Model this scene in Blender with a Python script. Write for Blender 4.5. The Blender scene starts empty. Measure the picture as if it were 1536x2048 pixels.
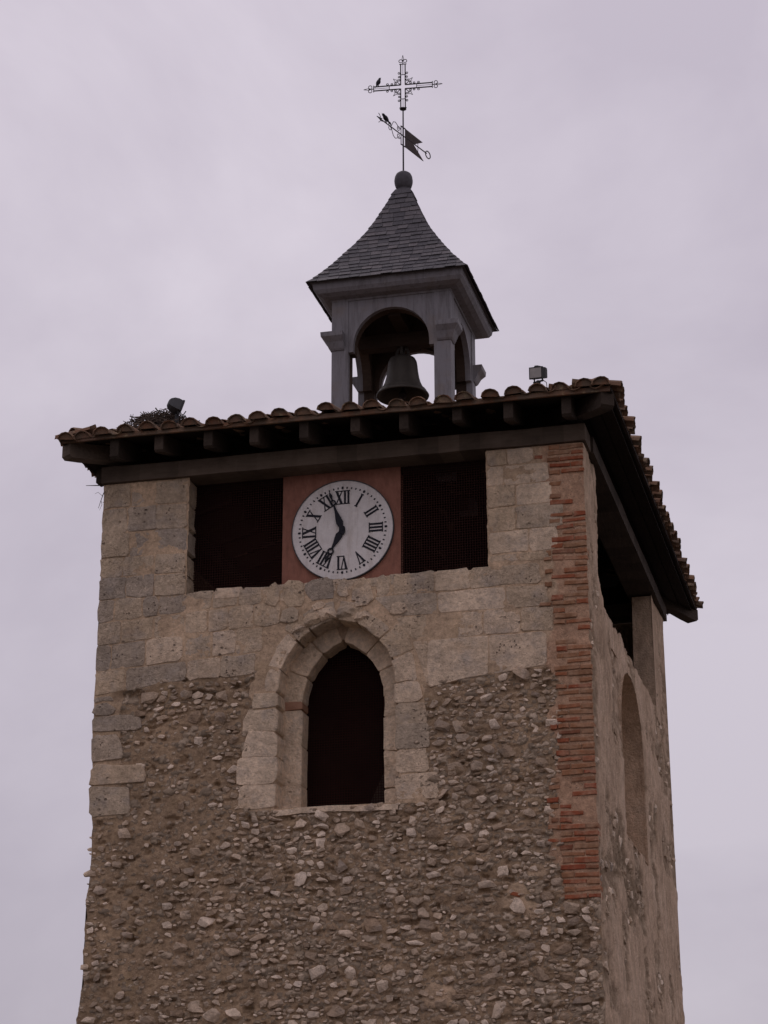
import bpy, bmesh, math, random
import numpy as np
from mathutils import Vector, Matrix
R = math.radians
random.seed(7)
rng = np.random.default_rng(11)
sc = bpy.context.scene
col = sc.collection

# ------------------------------------------------------------------ camera
CAM = Vector((9.436, -23.589, 1.671)); YAW, PITCH, ROLL, FPX = .2434, .3425, -.0015, 4323.8
cd = bpy.data.cameras.new('camera'); cam = bpy.data.objects.new('camera', cd); col.objects.link(cam)
fw = Vector((-math.sin(YAW)*math.cos(PITCH), math.cos(YAW)*math.cos(PITCH), math.sin(PITCH)))
rt = Vector((math.cos(YAW), math.sin(YAW), 0)); up = rt.cross(fw)
rt, up = rt*math.cos(ROLL)+up*math.sin(ROLL), up*math.cos(ROLL)-rt*math.sin(ROLL)
m3 = Matrix((rt, up, -fw)).transposed()
cam.matrix_world = Matrix.Translation(CAM) @ m3.to_4x4()
cd.sensor_fit = 'VERTICAL'; cd.sensor_height = 36; cd.lens = FPX/2048*36
cd.clip_start = .1; cd.clip_end = 3000
sc.camera = cam

# ------------------------------------------------------------------ sky, sun, exposure
SUN_EL, SUN_AZ = R(50), R(-28)          # the brightest cloud stands beyond the tower
wd = bpy.data.worlds.new('World'); sc.world = wd; wd.use_nodes = True
nt = wd.node_tree; nt.nodes.clear()
def wn(t, **k):
    n = nt.nodes.new(t)
    for a, b in k.items(): setattr(n, a, b)
    return n
o_ = wn('ShaderNodeOutputWorld'); bg = wn('ShaderNodeBackground'); bg.inputs[1].default_value = .1
sky = wn('ShaderNodeTexSky', sky_type='NISHITA', sun_disc=False)
sky.sun_elevation = SUN_EL; sky.sun_rotation = SUN_AZ
tc = wn('ShaderNodeTexCoord'); mp = wn('ShaderNodeMapping'); mp.inputs['Scale'].default_value = (1, 1, 1.35)
mp.inputs['Rotation'].default_value = (R(6), R(10), 0)
n1 = wn('ShaderNodeTexNoise'); n1.inputs['Scale'].default_value = 3.6; n1.inputs['Detail'].default_value = 6; n1.inputs['Roughness'].default_value = .55
n1.inputs['Distortion'].default_value = .3
rp = wn('ShaderNodeValToRGB')
rp.color_ramp.elements[0].position = .36; rp.color_ramp.elements[0].color = (.515, .461, .54, 1)
rp.color_ramp.elements[1].position = .64; rp.color_ramp.elements[1].color = (.672, .612, .69, 1)
vm = wn('ShaderNodeVectorMath', operation='SCALE'); vm.inputs['Scale'].default_value = 10
mx = wn('ShaderNodeMix', data_type='RGBA'); mx.inputs[0].default_value = .96
L = nt.links.new
L(tc.outputs['Generated'], mp.inputs[0]); L(mp.outputs[0], n1.inputs[0]); L(n1.outputs[0], rp.inputs[0])
sx_ = wn('ShaderNodeSeparateXYZ'); ma_ = wn('ShaderNodeMath', operation='MULTIPLY_ADD'); ma_.inputs[1].default_value = .52; ma_.inputs[2].default_value = .71
ma_.use_clamp = False; L(tc.outputs['Generated'], sx_.inputs[0]); L(sx_.outputs[2], ma_.inputs[0])   # an overcast sky is brighter overhead than near the horizon
ml_ = wn('ShaderNodeMath', operation='MULTIPLY'); ml_.inputs[1].default_value = 10; L(ma_.outputs[0], ml_.inputs[0]); L(ml_.outputs[0], vm.inputs['Scale'])
L(rp.outputs[0], vm.inputs[0]); L(sky.outputs[0], mx.inputs[6]); L(vm.outputs[0], mx.inputs[7])
L(mx.outputs[2], bg.inputs[0]); L(bg.outputs[0], o_.inputs[0])
sd = bpy.data.lights.new('sun', 'SUN'); sd.energy = .5; sd.angle = R(40); sd.color = (1, .95, .9)
so = bpy.data.objects.new('sun', sd); col.objects.link(so)
sdir = Vector((math.sin(SUN_AZ)*math.cos(SUN_EL), math.cos(SUN_AZ)*math.cos(SUN_EL), math.sin(SUN_EL)))
so.rotation_euler = sdir.to_track_quat('Z', 'Y').to_euler(); so.location = (0, -20, 40)
vs = sc.view_settings; vs.view_transform = 'Standard'; vs.look = 'None'; vs.exposure = .13; vs.gamma = 1; vs.use_curve_mapping = False

# ------------------------------------------------------------------ numpy noise
def _h(ix, iy, s):
    n = (ix.astype(np.int64)*374761393 + iy.astype(np.int64)*668265263 + s*1442695041) & 0x7fffffff
    n = ((n ^ (n >> 13))*1274126177) & 0x7fffffff
    n = (n ^ (n >> 16))
    return (n & 0xffff)/65535.0
def vn(x, y, s=0):
    ix, iy = np.floor(x), np.floor(y); fx, fy = x-ix, y-iy
    fx = fx*fx*fx*(fx*(fx*6-15)+10); fy = fy*fy*fy*(fy*(fy*6-15)+10)
    a, b, c, d = _h(ix, iy, s), _h(ix+1, iy, s), _h(ix, iy+1, s), _h(ix+1, iy+1, s)
    return (a*(1-fx)+b*fx)*(1-fy)+(c*(1-fx)+d*fx)*fy
def fbm(x, y, s=0, o=4, g=.5):
    t = 0; a = 1; n = 0
    for k in range(o):
        t = t+a*(vn(x*2**k+17.3*k, y*2**k+5.1*k, s+k)-.5); n += a; a *= g
    return t/n*2
def worley(x, y, s=0):
    ix, iy = np.floor(x), np.floor(y); best = np.full(x.shape, 9.); bid = np.zeros(x.shape)
    for dx in (-1, 0, 1):
        for dy in (-1, 0, 1):
            cx, cy = ix+dx, iy+dy
            px, py = cx+.15+.7*_h(cx, cy, s), cy+.15+.7*_h(cx, cy, s+1)
            d = np.hypot(x-px, y-py); m = d < best
            best = np.where(m, d, best); bid = np.where(m, _h(cx, cy, s+2), bid)
    return best, bid
def sst(a, b, x):
    t = np.clip((x-a)/(b-a), 0, 1); return t*t*(3-2*t)
def f1(v, s=0, o=3): return float(fbm(np.array([v*1.0]), np.array([.37]), s, o)[0])

# ------------------------------------------------------------------ materials
class NB:
    def __init__(s, name):
        s.m = bpy.data.materials.new(name); s.m.use_nodes = True; s.t = s.m.node_tree
        s.b = s.t.nodes['Principled BSDF']; s.b.inputs['Specular IOR Level'].default_value = .12
    def n(s, t, **k):
        x = s.t.nodes.new(t)
        for a, b in k.items(): setattr(x, a, b)
        return x
    def l(s, a, b): s.t.links.new(a, b)
    def coord(s, scale=(1, 1, 1)):
        g = s.n('ShaderNodeNewGeometry'); m = s.n('ShaderNodeMapping'); m.inputs['Scale'].default_value = scale
        s.l(g.outputs['Position'], m.inputs[0]); return m.outputs[0]
    def noise(s, sc_, det=4, ro=.55, co=None, dist=0):
        x = s.n('ShaderNodeTexNoise'); x.inputs['Scale'].default_value = sc_; x.inputs['Detail'].default_value = det
        x.inputs['Roughness'].default_value = ro; x.inputs['Distortion'].default_value = dist
        s.l(co if co is not None else s.coord(), x.inputs[0]); return x.outputs[0]
    def vor(s, sc_, co=None, feat='F1'):
        x = s.n('ShaderNodeTexVoronoi', feature=feat); x.inputs['Scale'].default_value = sc_
        s.l(co if co is not None else s.coord(), x.inputs[0]); return x.outputs[0]
    def ramp(s, v, *st):
        r = s.n('ShaderNodeValToRGB'); e = r.color_ramp.elements
        while len(e) < len(st): e.new(.5)
        for q, (p, c) in zip(e, st):
            q.position = p; q.color = (c, c, c, 1) if isinstance(c, (int, float)) else (*c, 1)
        s.l(v, r.inputs[0]); return r.outputs[0]
    def mix(s, f, a, b, mode='MIX'):
        x = s.n('ShaderNodeMix', data_type='RGBA', blend_type=mode)
        for v, i in ((f, 0), (a, 6), (b, 7)):
            if isinstance(v, (int, float)): x.inputs[i].default_value = v if i == 0 else (v, v, v, 1)
            elif isinstance(v, tuple): x.inputs[i].default_value = (*v, 1)
            else: s.l(v, x.inputs[i])
        return x.outputs[2]
    def math(s, op, a, b=0., c=False):
        x = s.n('ShaderNodeMath', operation=op, use_clamp=c)
        for i, v in enumerate((a, b)):
            if isinstance(v, (int, float)): x.inputs[i].default_value = v
            else: s.l(v, x.inputs[i])
        return x.outputs[0]
    def attr(s, name):
        a = s.n('ShaderNodeAttribute', attribute_name=name); return a.outputs['Fac']
    def rnd(s):
        o = s.n('ShaderNodeObjectInfo'); g = s.n('ShaderNodeNewGeometry')
        return s.math('FRACT', s.math('ADD', o.outputs['Random'], s.math('MULTIPLY', g.outputs['Random Per Island'], 3.7)))
    def fin(s, color, rough=.9, bump=None, dist=.01, strength=.6, metal=0):
        if isinstance(color, tuple): s.b.inputs['Base Color'].default_value = (*color, 1)
        else: s.l(color, s.b.inputs['Base Color'])
        if isinstance(rough, (int, float)): s.b.inputs['Roughness'].default_value = rough
        else: s.l(rough, s.b.inputs['Roughness'])
        s.b.inputs['Metallic'].default_value = metal
        if bump is not None:
            b = s.n('ShaderNodeBump'); b.inputs['Distance'].default_value = dist; b.inputs['Strength'].default_value = strength
            s.l(bump, b.inputs['Height']); s.l(b.outputs[0], s.b.inputs['Normal'])
        return s.m
M = {}
BEIGE = (.57, .41, .268)
def stone_mat(name, c1, c2, c3, pits=1.0):
    b = NB(name); r = b.rnd()
    base = b.ramp(r, (0, c1), (.5, c2), (1, c3))
    big = b.ramp(b.noise(1.6, 7, .68), (.3, .74), (.7, 1.34))
    c = b.mix(1, base, big, 'MULTIPLY')
    c = b.mix(b.ramp(b.noise(3.4, 6, .65), (.50, 0.), (.70, .6)), c, (.38, .33, .285))       # grey weathering
    c = b.mix(b.ramp(b.noise(2.3, 5, .6, b.coord((1, 1, 1.6))), (.58, 0.), (.75, .5)), c, (.50, .335, .195))   # ochre stain
    c = b.mix(.75, c, b.ramp(b.noise(17, 7, .78), (.3, .60), (.7, 1.46)), 'MULTIPLY')
    pv = b.vor(24, b.coord((1, 1, .75))); pm = b.noise(3.8, 3)
    pit = b.math('MULTIPLY', b.ramp(pv, (.10, 1.), (.26, 0.)), b.ramp(pm, (.52, 0.), (.63, 1.)))
    pit2 = b.math('MULTIPLY', b.ramp(b.vor(75), (.12, 1.), (.3, 0.)), b.ramp(b.noise(2.2, 3), (.4, 0.), (.6, 1.)))
    pit = b.math('MAXIMUM', pit, b.math('MULTIPLY', pit2, .7))
    pit3 = b.math('MULTIPLY', b.ramp(b.vor(13, b.coord((1, 1, 1.3))), (.16, 1.), (.30, 0.)), b.ramp(b.noise(2.9, 4, .6), (.55, 0.), (.64, 1.)))
    pit = b.math('MAXIMUM', pit, pit3)
    c = b.mix(b.math('MULTIPLY', pit, .75*pits), c, (.12, .09, .07))                            # pits coloured darker than the stone
    hgt = b.math('SUBTRACT', b.math('ADD', b.math('MULTIPLY', b.noise(7, 7, .68), 1.9), b.math('MULTIPLY', b.noise(45, 4, .6), .4)), b.math('MULTIPLY', pit, .9*pits))
    M[name] = b.fin(c, .93, hgt, .032, 1.0)
stone_mat('limestone', (.47, .375, .275), (.57, .428, .285), (.66, .51, .365))
stone_mat('limestone_grey', (.40, .325, .25), (.47, .37, .27), (.54, .415, .285))
stone_mat('surround', (.60, .465, .325), (.66, .51, .36), (.72, .56, .40), .4)
stone_mat('rubble', (.30, .212, .14), (.57, .435, .31), (.86, .70, .54), .35)

b = NB('front_wall'); lt = b.attr('light'); stn = b.attr('stone')
mor = b.mix(lt, (.36, .252, .158), BEIGE)
mor = b.mix(b.attr('brickwork'), mor, (.46, .27, .17))
mor = b.mix(1, mor, b.ramp(b.noise(1.6, 6, .65), (.3, .66), (.7, 1.2)), 'MULTIPLY')
mor = b.mix(.9, mor, b.ramp(b.noise(13, 8, .82), (.3, .45), (.7, 1.5)), 'MULTIPLY')
mor = b.mix(b.math('MULTIPLY', b.ramp(b.vor(34, b.coord((1, 1, 1.7))), (.16, 1.), (.30, 0.)), b.ramp(b.noise(5, 3), (.40, 0.), (.58, .75))), mor, (.58, .45, .33))
mor = b.mix(b.math('MULTIPLY', b.ramp(b.vor(27, b.coord((1.1, 1, 1.5))), (.14, 1.), (.28, 0.)), b.ramp(b.noise(4.3, 3), (.46, 0.), (.62, .8))), mor, (.12, .085, .058))
mor = b.mix(b.ramp(b.noise(2.6, 4), (.55, 0.), (.75, .45)), mor, (.36, .255, .14))
sc1 = b.ramp(stn, (.05, (.20, .155, .11)), (.4, (.34, .26, .18)), (.75, (.52, .405, .295)), (1, (.70, .57, .43)))
sc1 = b.mix(.7, sc1, b.ramp(b.noise(30, 4, .6), (.3, .75), (.7, 1.2)), 'MULTIPLY')
cc = b.mix(b.ramp(stn, (.02, 0.), (.06, 1.)), mor, sc1)
hg = b.math('ADD', b.noise(26, 6, .7), b.math('MULTIPLY', b.noise(70, 3, .6), .5))
M['front_wall'] = b.fin(cc, .95, hg, .018, .8)

b = NB('plaster_wall'); er = b.attr('erode'); stn = b.attr('stone')
pl = b.ramp(b.noise(1.3, 6, .65), (.3, (.43, .305, .205)), (.5, (.58, .42, .29)), (.72, (.67, .505, .365)))
pl = b.mix(.8, pl, b.ramp(b.noise(9, 7, .75, b.coord((1, 1, .6))), (.3, .55), (.7, 1.25)), 'MULTIPLY')
pl = b.mix(b.ramp(b.noise(3.5, 5, .65, b.coord((1, 1, .35))), (.56, 0.), (.74, .6)), pl, (.30, .212, .14))
ru = b.mix(stn, (.25, .18, .115), (.55, .42, .30))
ru = b.mix(.7, ru, b.ramp(b.noise(20, 5, .7), (.3, .7), (.7, 1.25)), 'MULTIPLY')
M['plaster_wall'] = b.fin(b.mix(er, pl, ru), .95, b.math('ADD', b.noise(9, 7, .75), b.math('MULTIPLY', b.noise(40, 4, .6), .5)), .04, 1.0)

b = NB('brick'); r = b.rnd()
c = b.ramp(r, (0, (.28, .075, .038)), (.3, (.34, .118, .058)), (.5, (.33, .155, .08)), (.8, (.30, .165, .09)), (1, (.22, .085, .048)))
c = b.mix(b.ramp(b.noise(6, 5, .6), (.45, 0.), (.68, .65)), c, (.46, .30, .195))
c = b.mix(.8, c, b.ramp(b.noise(25, 5, .7), (.3, .65), (.7, 1.25)), 'MULTIPLY')
M['brick'] = b.fin(c, .92, b.noise(40, 5, .7), .012, .7)

b = NB('impost_brick'); M['impost_brick'] = b.fin(b.mix(b.noise(9, 6, .7), (.24, .115, .07), (.40, .24, .155)), .92, b.noise(40, 5, .7), .012, .7)
b = NB('roof_tile'); r = b.rnd()
c = b.ramp(r, (0, (.15, .072, .042)), (.4, (.205, .11, .066)), (.7, (.25, .145, .088)), (.9, (.18, .105, .074)), (1, (.33, .235, .15)))
c = b.mix(b.ramp(b.noise(7, 5, .65), (.38, 0.), (.60, .85)), c, (.125, .096, .07))
c = b.mix(b.ramp(b.noise(13, 4, .6), (.6, 0.), (.72, .6)), c, (.36, .29, .17))
M['roof_tile'] = b.fin(c, .92, b.noise(35, 5, .7), .01, .6)

def wood_mat(name, c1, c2, axis):
    b = NB(name); s = {'x': (1.2, 14, 14), 'y': (14, 1.2, 14), 'z': (14, 14, 1.2)}[axis]
    g = b.noise(2.2, 6, .65, b.coord(s), .4); r = b.rnd()
    c = b.mix(g, c1, c2); c = b.mix(1, c, b.ramp(r, (0, .75), (1, 1.2)), 'MULTIPLY')
    c = b.mix(b.ramp(b.noise(2.4, 5, .6), (.45, 0.), (.7, .6)), c, tuple(v*.5 for v in c1))
    M[name] = b.fin(c, .88, g, .012, .7)
wood_mat('beam_wood', (.085, .062, .045), (.165, .127, .097), 'x')
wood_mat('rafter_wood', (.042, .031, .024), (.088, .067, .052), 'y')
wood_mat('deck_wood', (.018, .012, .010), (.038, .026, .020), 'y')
wood_mat('yoke_wood', (.05, .034, .026), (.09, .062, .045), 'x')

b = NB('zinc')
c = b.mix(b.noise(2.5, 6, .65, b.coord((1, 1, .35))), (.165, .158, .166), (.25, .24, .25))
c = b.mix(b.ramp(b.noise(6, 6, .75, b.coord((2.2, 2.2, .25))), (.48, 0.), (.68, .7)), c, (.10, .092, .09))     # rain streaks
c = b.mix(b.ramp(b.noise(2.2, 5, .65), (.52, 0.), (.72, .5)), c, (.19, .148, .115))
c = b.mix(b.ramp(b.noise(9, 5, .7, b.coord((1.5, 1.5, .3))), (.66, 0.), (.74, .6)), c, (.33, .32, .315))
M['zinc'] = b.fin(c, .62, b.noise(5, 5, .6), .015, .5)
b = NB('slate'); r = b.rnd()
c = b.ramp(r, (0, (.072, .068, .074)), (.6, (.10, .094, .10)), (1, (.135, .122, .125)))
c = b.mix(.7, c, b.ramp(b.noise(14, 5, .65), (.3, .7), (.7, 1.25)), 'MULTIPLY')
M['slate'] = b.fin(c, .62, b.noise(40, 4, .6), .006, .5)
b = NB('bronze')
c = b.mix(b.noise(7, 6, .65, b.coord((1, 1, .5))), (.048, .043, .037), (.105, .094, .08))
M['bronze'] = b.fin(c, .55, b.noise(25, 4), .006, .4, .35)
b = NB('iron'); M['iron'] = b.fin(b.mix(b.noise(20, 4), (.022, .02, .024), (.05, .042, .042)), .65)
b = NB('vane_sheet'); M['vane_sheet'] = b.fin(b.mix(b.noise(9, 5, .65), (.04, .034, .034), (.09, .068, .06)), .7)
b = NB('rust_mesh'); M['rust_mesh'] = b.fin(b.mix(b.noise(3, 4), (.026, .009, .008), (.054, .021, .015)), .8)
b = NB('dial')
c = b.mix(b.noise(4, 6, .65), (.72, .675, .635), (.82, .78, .735))
c = b.mix(b.ramp(b.noise(6, 5, .7, b.coord((2.5, 1, .5))), (.55, 0.), (.8, .5)), c, (.52, .445, .375))
c = b.mix(b.ramp(b.noise(3.2, 7, .75, b.coord((3.5, 1, .45))), (.48, 0.), (.72, .55)), c, (.46, .385, .315))
c = b.mix(.6, c, b.ramp(b.noise(14, 6, .75), (.3, .78), (.7, 1.12)), 'MULTIPLY')
M['dial'] = b.fin(c, .6)
b = NB('clock_panel')
c = b.mix(b.noise(2.5, 6, .65), (.27, .118, .082), (.34, .16, .112))
c = b.mix(b.ramp(b.noise(5, 5, .7, b.coord((2, 1, .5))), (.55, 0.), (.8, .5)), c, (.19, .10, .075))
c = b.mix(.8, c, b.ramp(b.noise(7, 7, .75, b.coord((1.6, 1, .7))), (.3, .62), (.7, 1.22)), 'MULTIPLY')
M['clock_panel'] = b.fin(c, .88, b.noise(30, 4), .006, .4)
b = NB('black_paint'); M['black_paint'] = b.fin((.02, .02, .026), .5)
b = NB('lamp_grey'); M['lamp_grey'] = b.fin(b.mix(b.noise(15, 4), (.045, .046, .048), (.085, .086, .087)), .5)
b = NB('lamp_black'); M['lamp_black'] = b.fin(b.mix(b.noise(15, 4), (.025, .025, .027), (.05, .05, .05)), .5)
b = NB('lamp_glass'); b.b.inputs['Specular IOR Level'].default_value = .6; M['lamp_glass'] = b.fin(b.mix(b.noise(12, 3), (.22, .21, .20), (.42, .40, .37)), .22)
b = NB('twig'); M['twig'] = b.fin(b.mix(b.rnd(), (.055, .04, .032), (.15, .115, .09)), .95)
b = NB('nest_bed'); M['nest_bed'] = b.fin(b.mix(b.noise(30, 5, .7), (.05, .038, .03), (.12, .092, .07)), 1, b.noise(40, 5, .7), .04, 1)
b = NB('feather'); M['feather'] = b.fin(b.mix(b.noise(30, 4), (.014, .013, .018), (.035, .032, .04)), .5)
b = NB('paving')
c = b.mix(b.noise(.6, 6, .6), (.09, .08, .07), (.15, .13, .115))
c = b.mix(b.ramp(b.vor(1.7, None, 'DISTANCE_TO_EDGE'), (0.01, .6), (.04, 0.)), c, (.10, .085, .07))
M['paving'] = b.fin(c, .92, b.noise(20, 5, .6), .02, .6)

# ------------------------------------------------------------------ mesh helpers
class MB:
    def __init__(s): s.v = []; s.f = []
    def add(s, vs_, fs):
        o = len(s.v); s.v += [tuple(v) for v in vs_]; s.f += [tuple(i+o for i in f) for f in fs]; return s
    def box(s, a, b_):
        x0, y0, z0 = a; x1, y1, z1 = b_
        return s.add([(x0,y0,z0),(x1,y0,z0),(x1,y1,z0),(x0,y1,z0),(x0,y0,z1),(x1,y0,z1),(x1,y1,z1),(x0,y1,z1)],
                     [(3,2,1,0),(4,5,6,7),(0,1,5,4),(1,2,6,5),(2,3,7,6),(3,0,4,7)])
    def hexa(s, p): return s.add(p, [(3,2,1,0),(4,5,6,7),(0,1,5,4),(1,2,6,5),(2,3,7,6),(3,0,4,7)])
    def tube(s, pts, r, n=6, caps=True, r1=None):
        pts = [Vector(p) for p in pts]; N = len(pts); rings = []
        d0 = (pts[1]-pts[0]).normalized(); u = d0.orthogonal().normalized()
        for i, p in enumerate(pts):
            d = (pts[min(i+1, N-1)]-pts[max(i-1, 0)]).normalized()
            u = (u-d*u.dot(d)); u = u.normalized() if u.length > 1e-6 else d.orthogonal().normalized()
            w = d.cross(u); rr = r if r1 is None else r+(r1-r)*i/(N-1)
            rings.append([p+(u*math.cos(2*math.pi*k/n)+w*math.sin(2*math.pi*k/n))*rr for k in range(n)])
        vs_ = [q for g in rings for q in g]; fs = []
        for i in range(N-1):
            for k in range(n):
                a = i*n+k; b_ = i*n+(k+1) % n; fs.append((a, b_, b_+n, a+n))
        if caps: fs.append(tuple(range(n))[::-1]); fs.append(tuple(range((N-1)*n, N*n)))
        return s.add(vs_, fs)
    def lathe(s, prof, c, n=24, cap0=True, cap1=True):
        vs_ = []; fs = []
        for r, z in prof:
            for k in range(n):
                a = 2*math.pi*k/n; vs_.append((c[0]+r*math.cos(a), c[1]+r*math.sin(a), c[2]+z))
        for i in range(len(prof)-1):
            for k in range(n):
                a = i*n+k; b_ = i*n+(k+1) % n; fs.append((a, b_, b_+n, a+n))
        if cap0: fs.append(tuple(range(n))[::-1])
        if cap1: fs.append(tuple(range((len(prof)-1)*n, len(prof)*n)))
        return s.add(vs_, fs)
    def squares(s, prof, c, cap0=True, cap1=True):       # square rings (half size, z)
        vs_ = []; fs = []
        for h, z in prof: vs_ += [(c[0]-h, c[1]-h, z), (c[0]+h, c[1]-h, z), (c[0]+h, c[1]+h, z), (c[0]-h, c[1]+h, z)]
        for i in range(len(prof)-1):
            for k in range(4):
                a = i*4+k; b_ = i*4+(k+1) % 4; fs.append((a, b_, b_+4, a+4))
        if cap0: fs.append((3, 2, 1, 0))
        if cap1: q = (len(prof)-1)*4; fs.append((q, q+1, q+2, q+3))
        return s.add(vs_, fs)
    def prism(s, poly, f0, f1_):                            # poly 2D, f0/f1_: map (u,v)->xyz for front and back
        n = len(poly); vs_ = [f0(*p) for p in poly]+[f1_(*p) for p in poly]
        fs = [tuple(range(n)), tuple(range(n, 2*n))[::-1]]+[((i+1) % n, i, i+n, (i+1) % n+n) for i in range(n)]
        return s.add(vs_, fs)
WLOC = {}
def mesh_of(mb, name, mt, smooth=False, center=True):
    v = np.array(mb.v, float); c = (v.min(0)+v.max(0))/2 if center else np.zeros(3)
    assert max(max(f) for f in mb.f) < len(v), name
    me = bpy.data.meshes.new(name); me.from_pydata((v-c).tolist(), [], mb.f)
    bm = bmesh.new(); bm.from_mesh(me); bmesh.ops.recalc_face_normals(bm, faces=bm.faces); bm.to_mesh(me); bm.free()
    me.materials.append(M[mt])
    if smooth: me.polygons.foreach_set('use_smooth', [True]*len(me.polygons))
    return me, Vector(c)
def place(name, me, loc, parent=None, **k):
    o = bpy.data.objects.new(name, me); col.objects.link(o)
    loc = Vector(loc); WLOC[o.name] = loc
    if parent is not None: o.parent = parent; o.location = loc-WLOC[parent.name]
    else: o.location = loc
    if 'rot' in k: o.rotation_euler = k['rot']
    if 'scale' in k: o.scale = k['scale']
    for q in ('label', 'category', 'group', 'kind'):
        if q in k: o[q] = k[q]
    return o
def part(name, mb, mt, parent=None, smooth=False, **k):
    me, c = mesh_of(mb, name, mt, smooth); return place(name, me, c, parent, **k)
def thing(name, label, cat, loc, group=None):
    o = place(name, None, loc, label=label, category=cat); o.empty_display_size = .1
    if group: o['group'] = group
    return o
def grid_obj(name, X, Y, Z, keep, mt, parent, attrs, flip=False, smooth=True):
    nu, nv = X.shape; idx = np.arange(nu*nv).reshape(nu, nv)
    q = np.stack([idx[:-1, :-1], idx[1:, :-1], idx[1:, 1:], idx[:-1, 1:]], -1)[keep].reshape(-1, 4)
    if flip: q = q[:, ::-1]
    P = np.stack([X, Y, Z], -1).reshape(-1, 3); c = (P.min(0)+P.max(0))/2
    me = bpy.data.meshes.new(name); me.vertices.add(len(P)); me.vertices.foreach_set('co', (P-c).astype(np.float32).ravel())
    me.loops.add(q.size); me.loops.foreach_set('vertex_index', q.astype(np.int32).ravel())
    me.polygons.add(len(q)); me.polygons.foreach_set('loop_start', np.arange(0, q.size, 4, dtype=np.int32))
    me.polygons.foreach_set('use_smooth', np.full(len(q), smooth))
    for an, av in attrs.items():
        a = me.attributes.new(an, 'FLOAT', 'POINT'); a.data.foreach_set('value', av.astype(np.float32).ravel())
    me.update(calc_edges=True); me.validate(); me.materials.append(M[mt])
    return place(name, me, Vector(c), parent)

# ------------------------------------------------------------------ setting
g = MB(); N = 24
for i in range(1): g.add([(-900, -900, 0), (900, -900, 0), (900, 900, 0), (-900, 900, 0)], [(0, 1, 2, 3)])
gm, gc = mesh_of(g, 'ground', 'paving'); place('ground', gm, gc, kind='structure', label='stone paved square around the tower', category='ground')

# ------------------------------------------------------------------ the tower
TW, TD, ZT = 6.0, 7.55, 11.0
PX = 3.003                                             # centre of portal and clock
tower = thing('clock_tower', 'old rubble and limestone clock tower with brick corner and tiled eaves', 'tower', (3, 3.775, 0))
def bat(z): return .0055*np.maximum(0, ZT-z)           # the right side leans out a little towards the foot
def chip(z): return .012+.022*np.maximum(0, fbm(z*5.1, z*0+3.3, 40, 4))+.008*fbm(z*23., z*0+1.3, 44, 2)
def edgeL(z):
    rough = .35+.65*sst(8.3, 6.6, z)
    return rough*(.035*fbm(z*1.7, z*0+.2, 50, 3)+.035*fbm(z*6.5, z*0+9.2, 52, 4)) + .02*sst(8.3, 6.8, z) - .07*sst(5.35, 4.35, z)
def arch_pts(cx, h, spring, rise, n=16, off=0.):
    Rr = (rise*rise+h*h)/(2*h); pts = []
    a1 = math.acos((Rr-h)/Rr) if Rr > h else math.pi/2
    for i in range(n+1):
        a = a1*i/n; pts.append((cx-h+Rr-(Rr+off)*math.cos(a), spring+(Rr+off)*math.sin(a)))
    if off:                                            # cut at the crown
        pts = [p for p in pts if p[0] <= cx]; 
        zc_ = spring+math.sqrt((Rr+off)**2-(Rr-h)**2); pts.append((cx, zc_))
    return pts+[(2*cx-x, z) for x, z in pts[::-1][1:]]
def arch_z(x, cx, h, spring, rise, off=0.):
    Rr = (rise*rise+h*h)/(2*h); d = np.abs(x-cx); t = (Rr+off)**2-(d+Rr-h)**2
    return np.where(t > 0, spring+np.sqrt(np.maximum(t, 0)), -99)
OUT = (PX, .71, 8.22, .83); INN = (PX, .497, 8.14, .725); Z_SILL = 6.84
def in_portal(x, z, off=0.):
    az = arch_z(x, *OUT, off)
    return (z > Z_SILL-.02) & (np.abs(x-PX) < OUT[1]+off) & ((z < OUT[2]) | (z < az))
def ash_low(x):                                        # lower edge of the dressed stone
    xs = [0, 1.2, 2.0, 2.6, 3.4, 4.0, 4.06, 5.38, 6.1]; zs = [8.30, 8.42, 8.43, 8.6, 8.6, 8.14, 8.14, 8.32, 8.32]
    return np.interp(x, xs, zs)

# --- where the rubble stones sit
spots = []; cellmap = {}
def free(x, z_, w, hh):
    cx, cz = int(x/.3), int(z_/.3)
    for i in (-1, 0, 1):
        for j in (-1, 0, 1):
            for (x2, z2, w2, h2) in cellmap.get((cx+i, cz+j), ()):
                if abs(x-x2) < (w+w2)*.42 and abs(z_-z2) < (hh+h2)*.42: return False
    return True
def rub_ok(x, z_, w):
    if z_ > float(ash_low(np.array(x)))-.06 or x < .02: return False
    if z_ > 5.62 and x > 5.40+.28*random.random(): return False
    if z_ > 6.80 and 1.86-w*.4 < x < 4.10+w*.4: return False
    if z_ > 6.80 and x < .55: return False
    if math.hypot((x-5.12)*.62, (z_-5.78)*1.25) < .20 and random.random() < .85: return False
    if x > 5.95: return False
    return True
def density(x, z_):
    d = .52+1.15*float(fbm(np.array([x*1.5]), np.array([z_*1.9]), 400, 3)[0])
    d += .45*max(0, 1-abs(x-3.1)/1.5)*(1 if z_ < 6.8 else 0)+.40*max(0, min(1, (x-3.8)/.8))*(1 if z_ > 5.9 else .2)
    d -= .40*max(0, min(1, (2.0-x)/1.2))*(1 if 4.75 < z_ < 8.0 else .0)
    d += .5*math.exp(-((z_-4.50)/.10)**2)+.3*math.exp(-((z_-8.2)/.15)**2)
    return max(.06, min(1.2, d))
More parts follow.
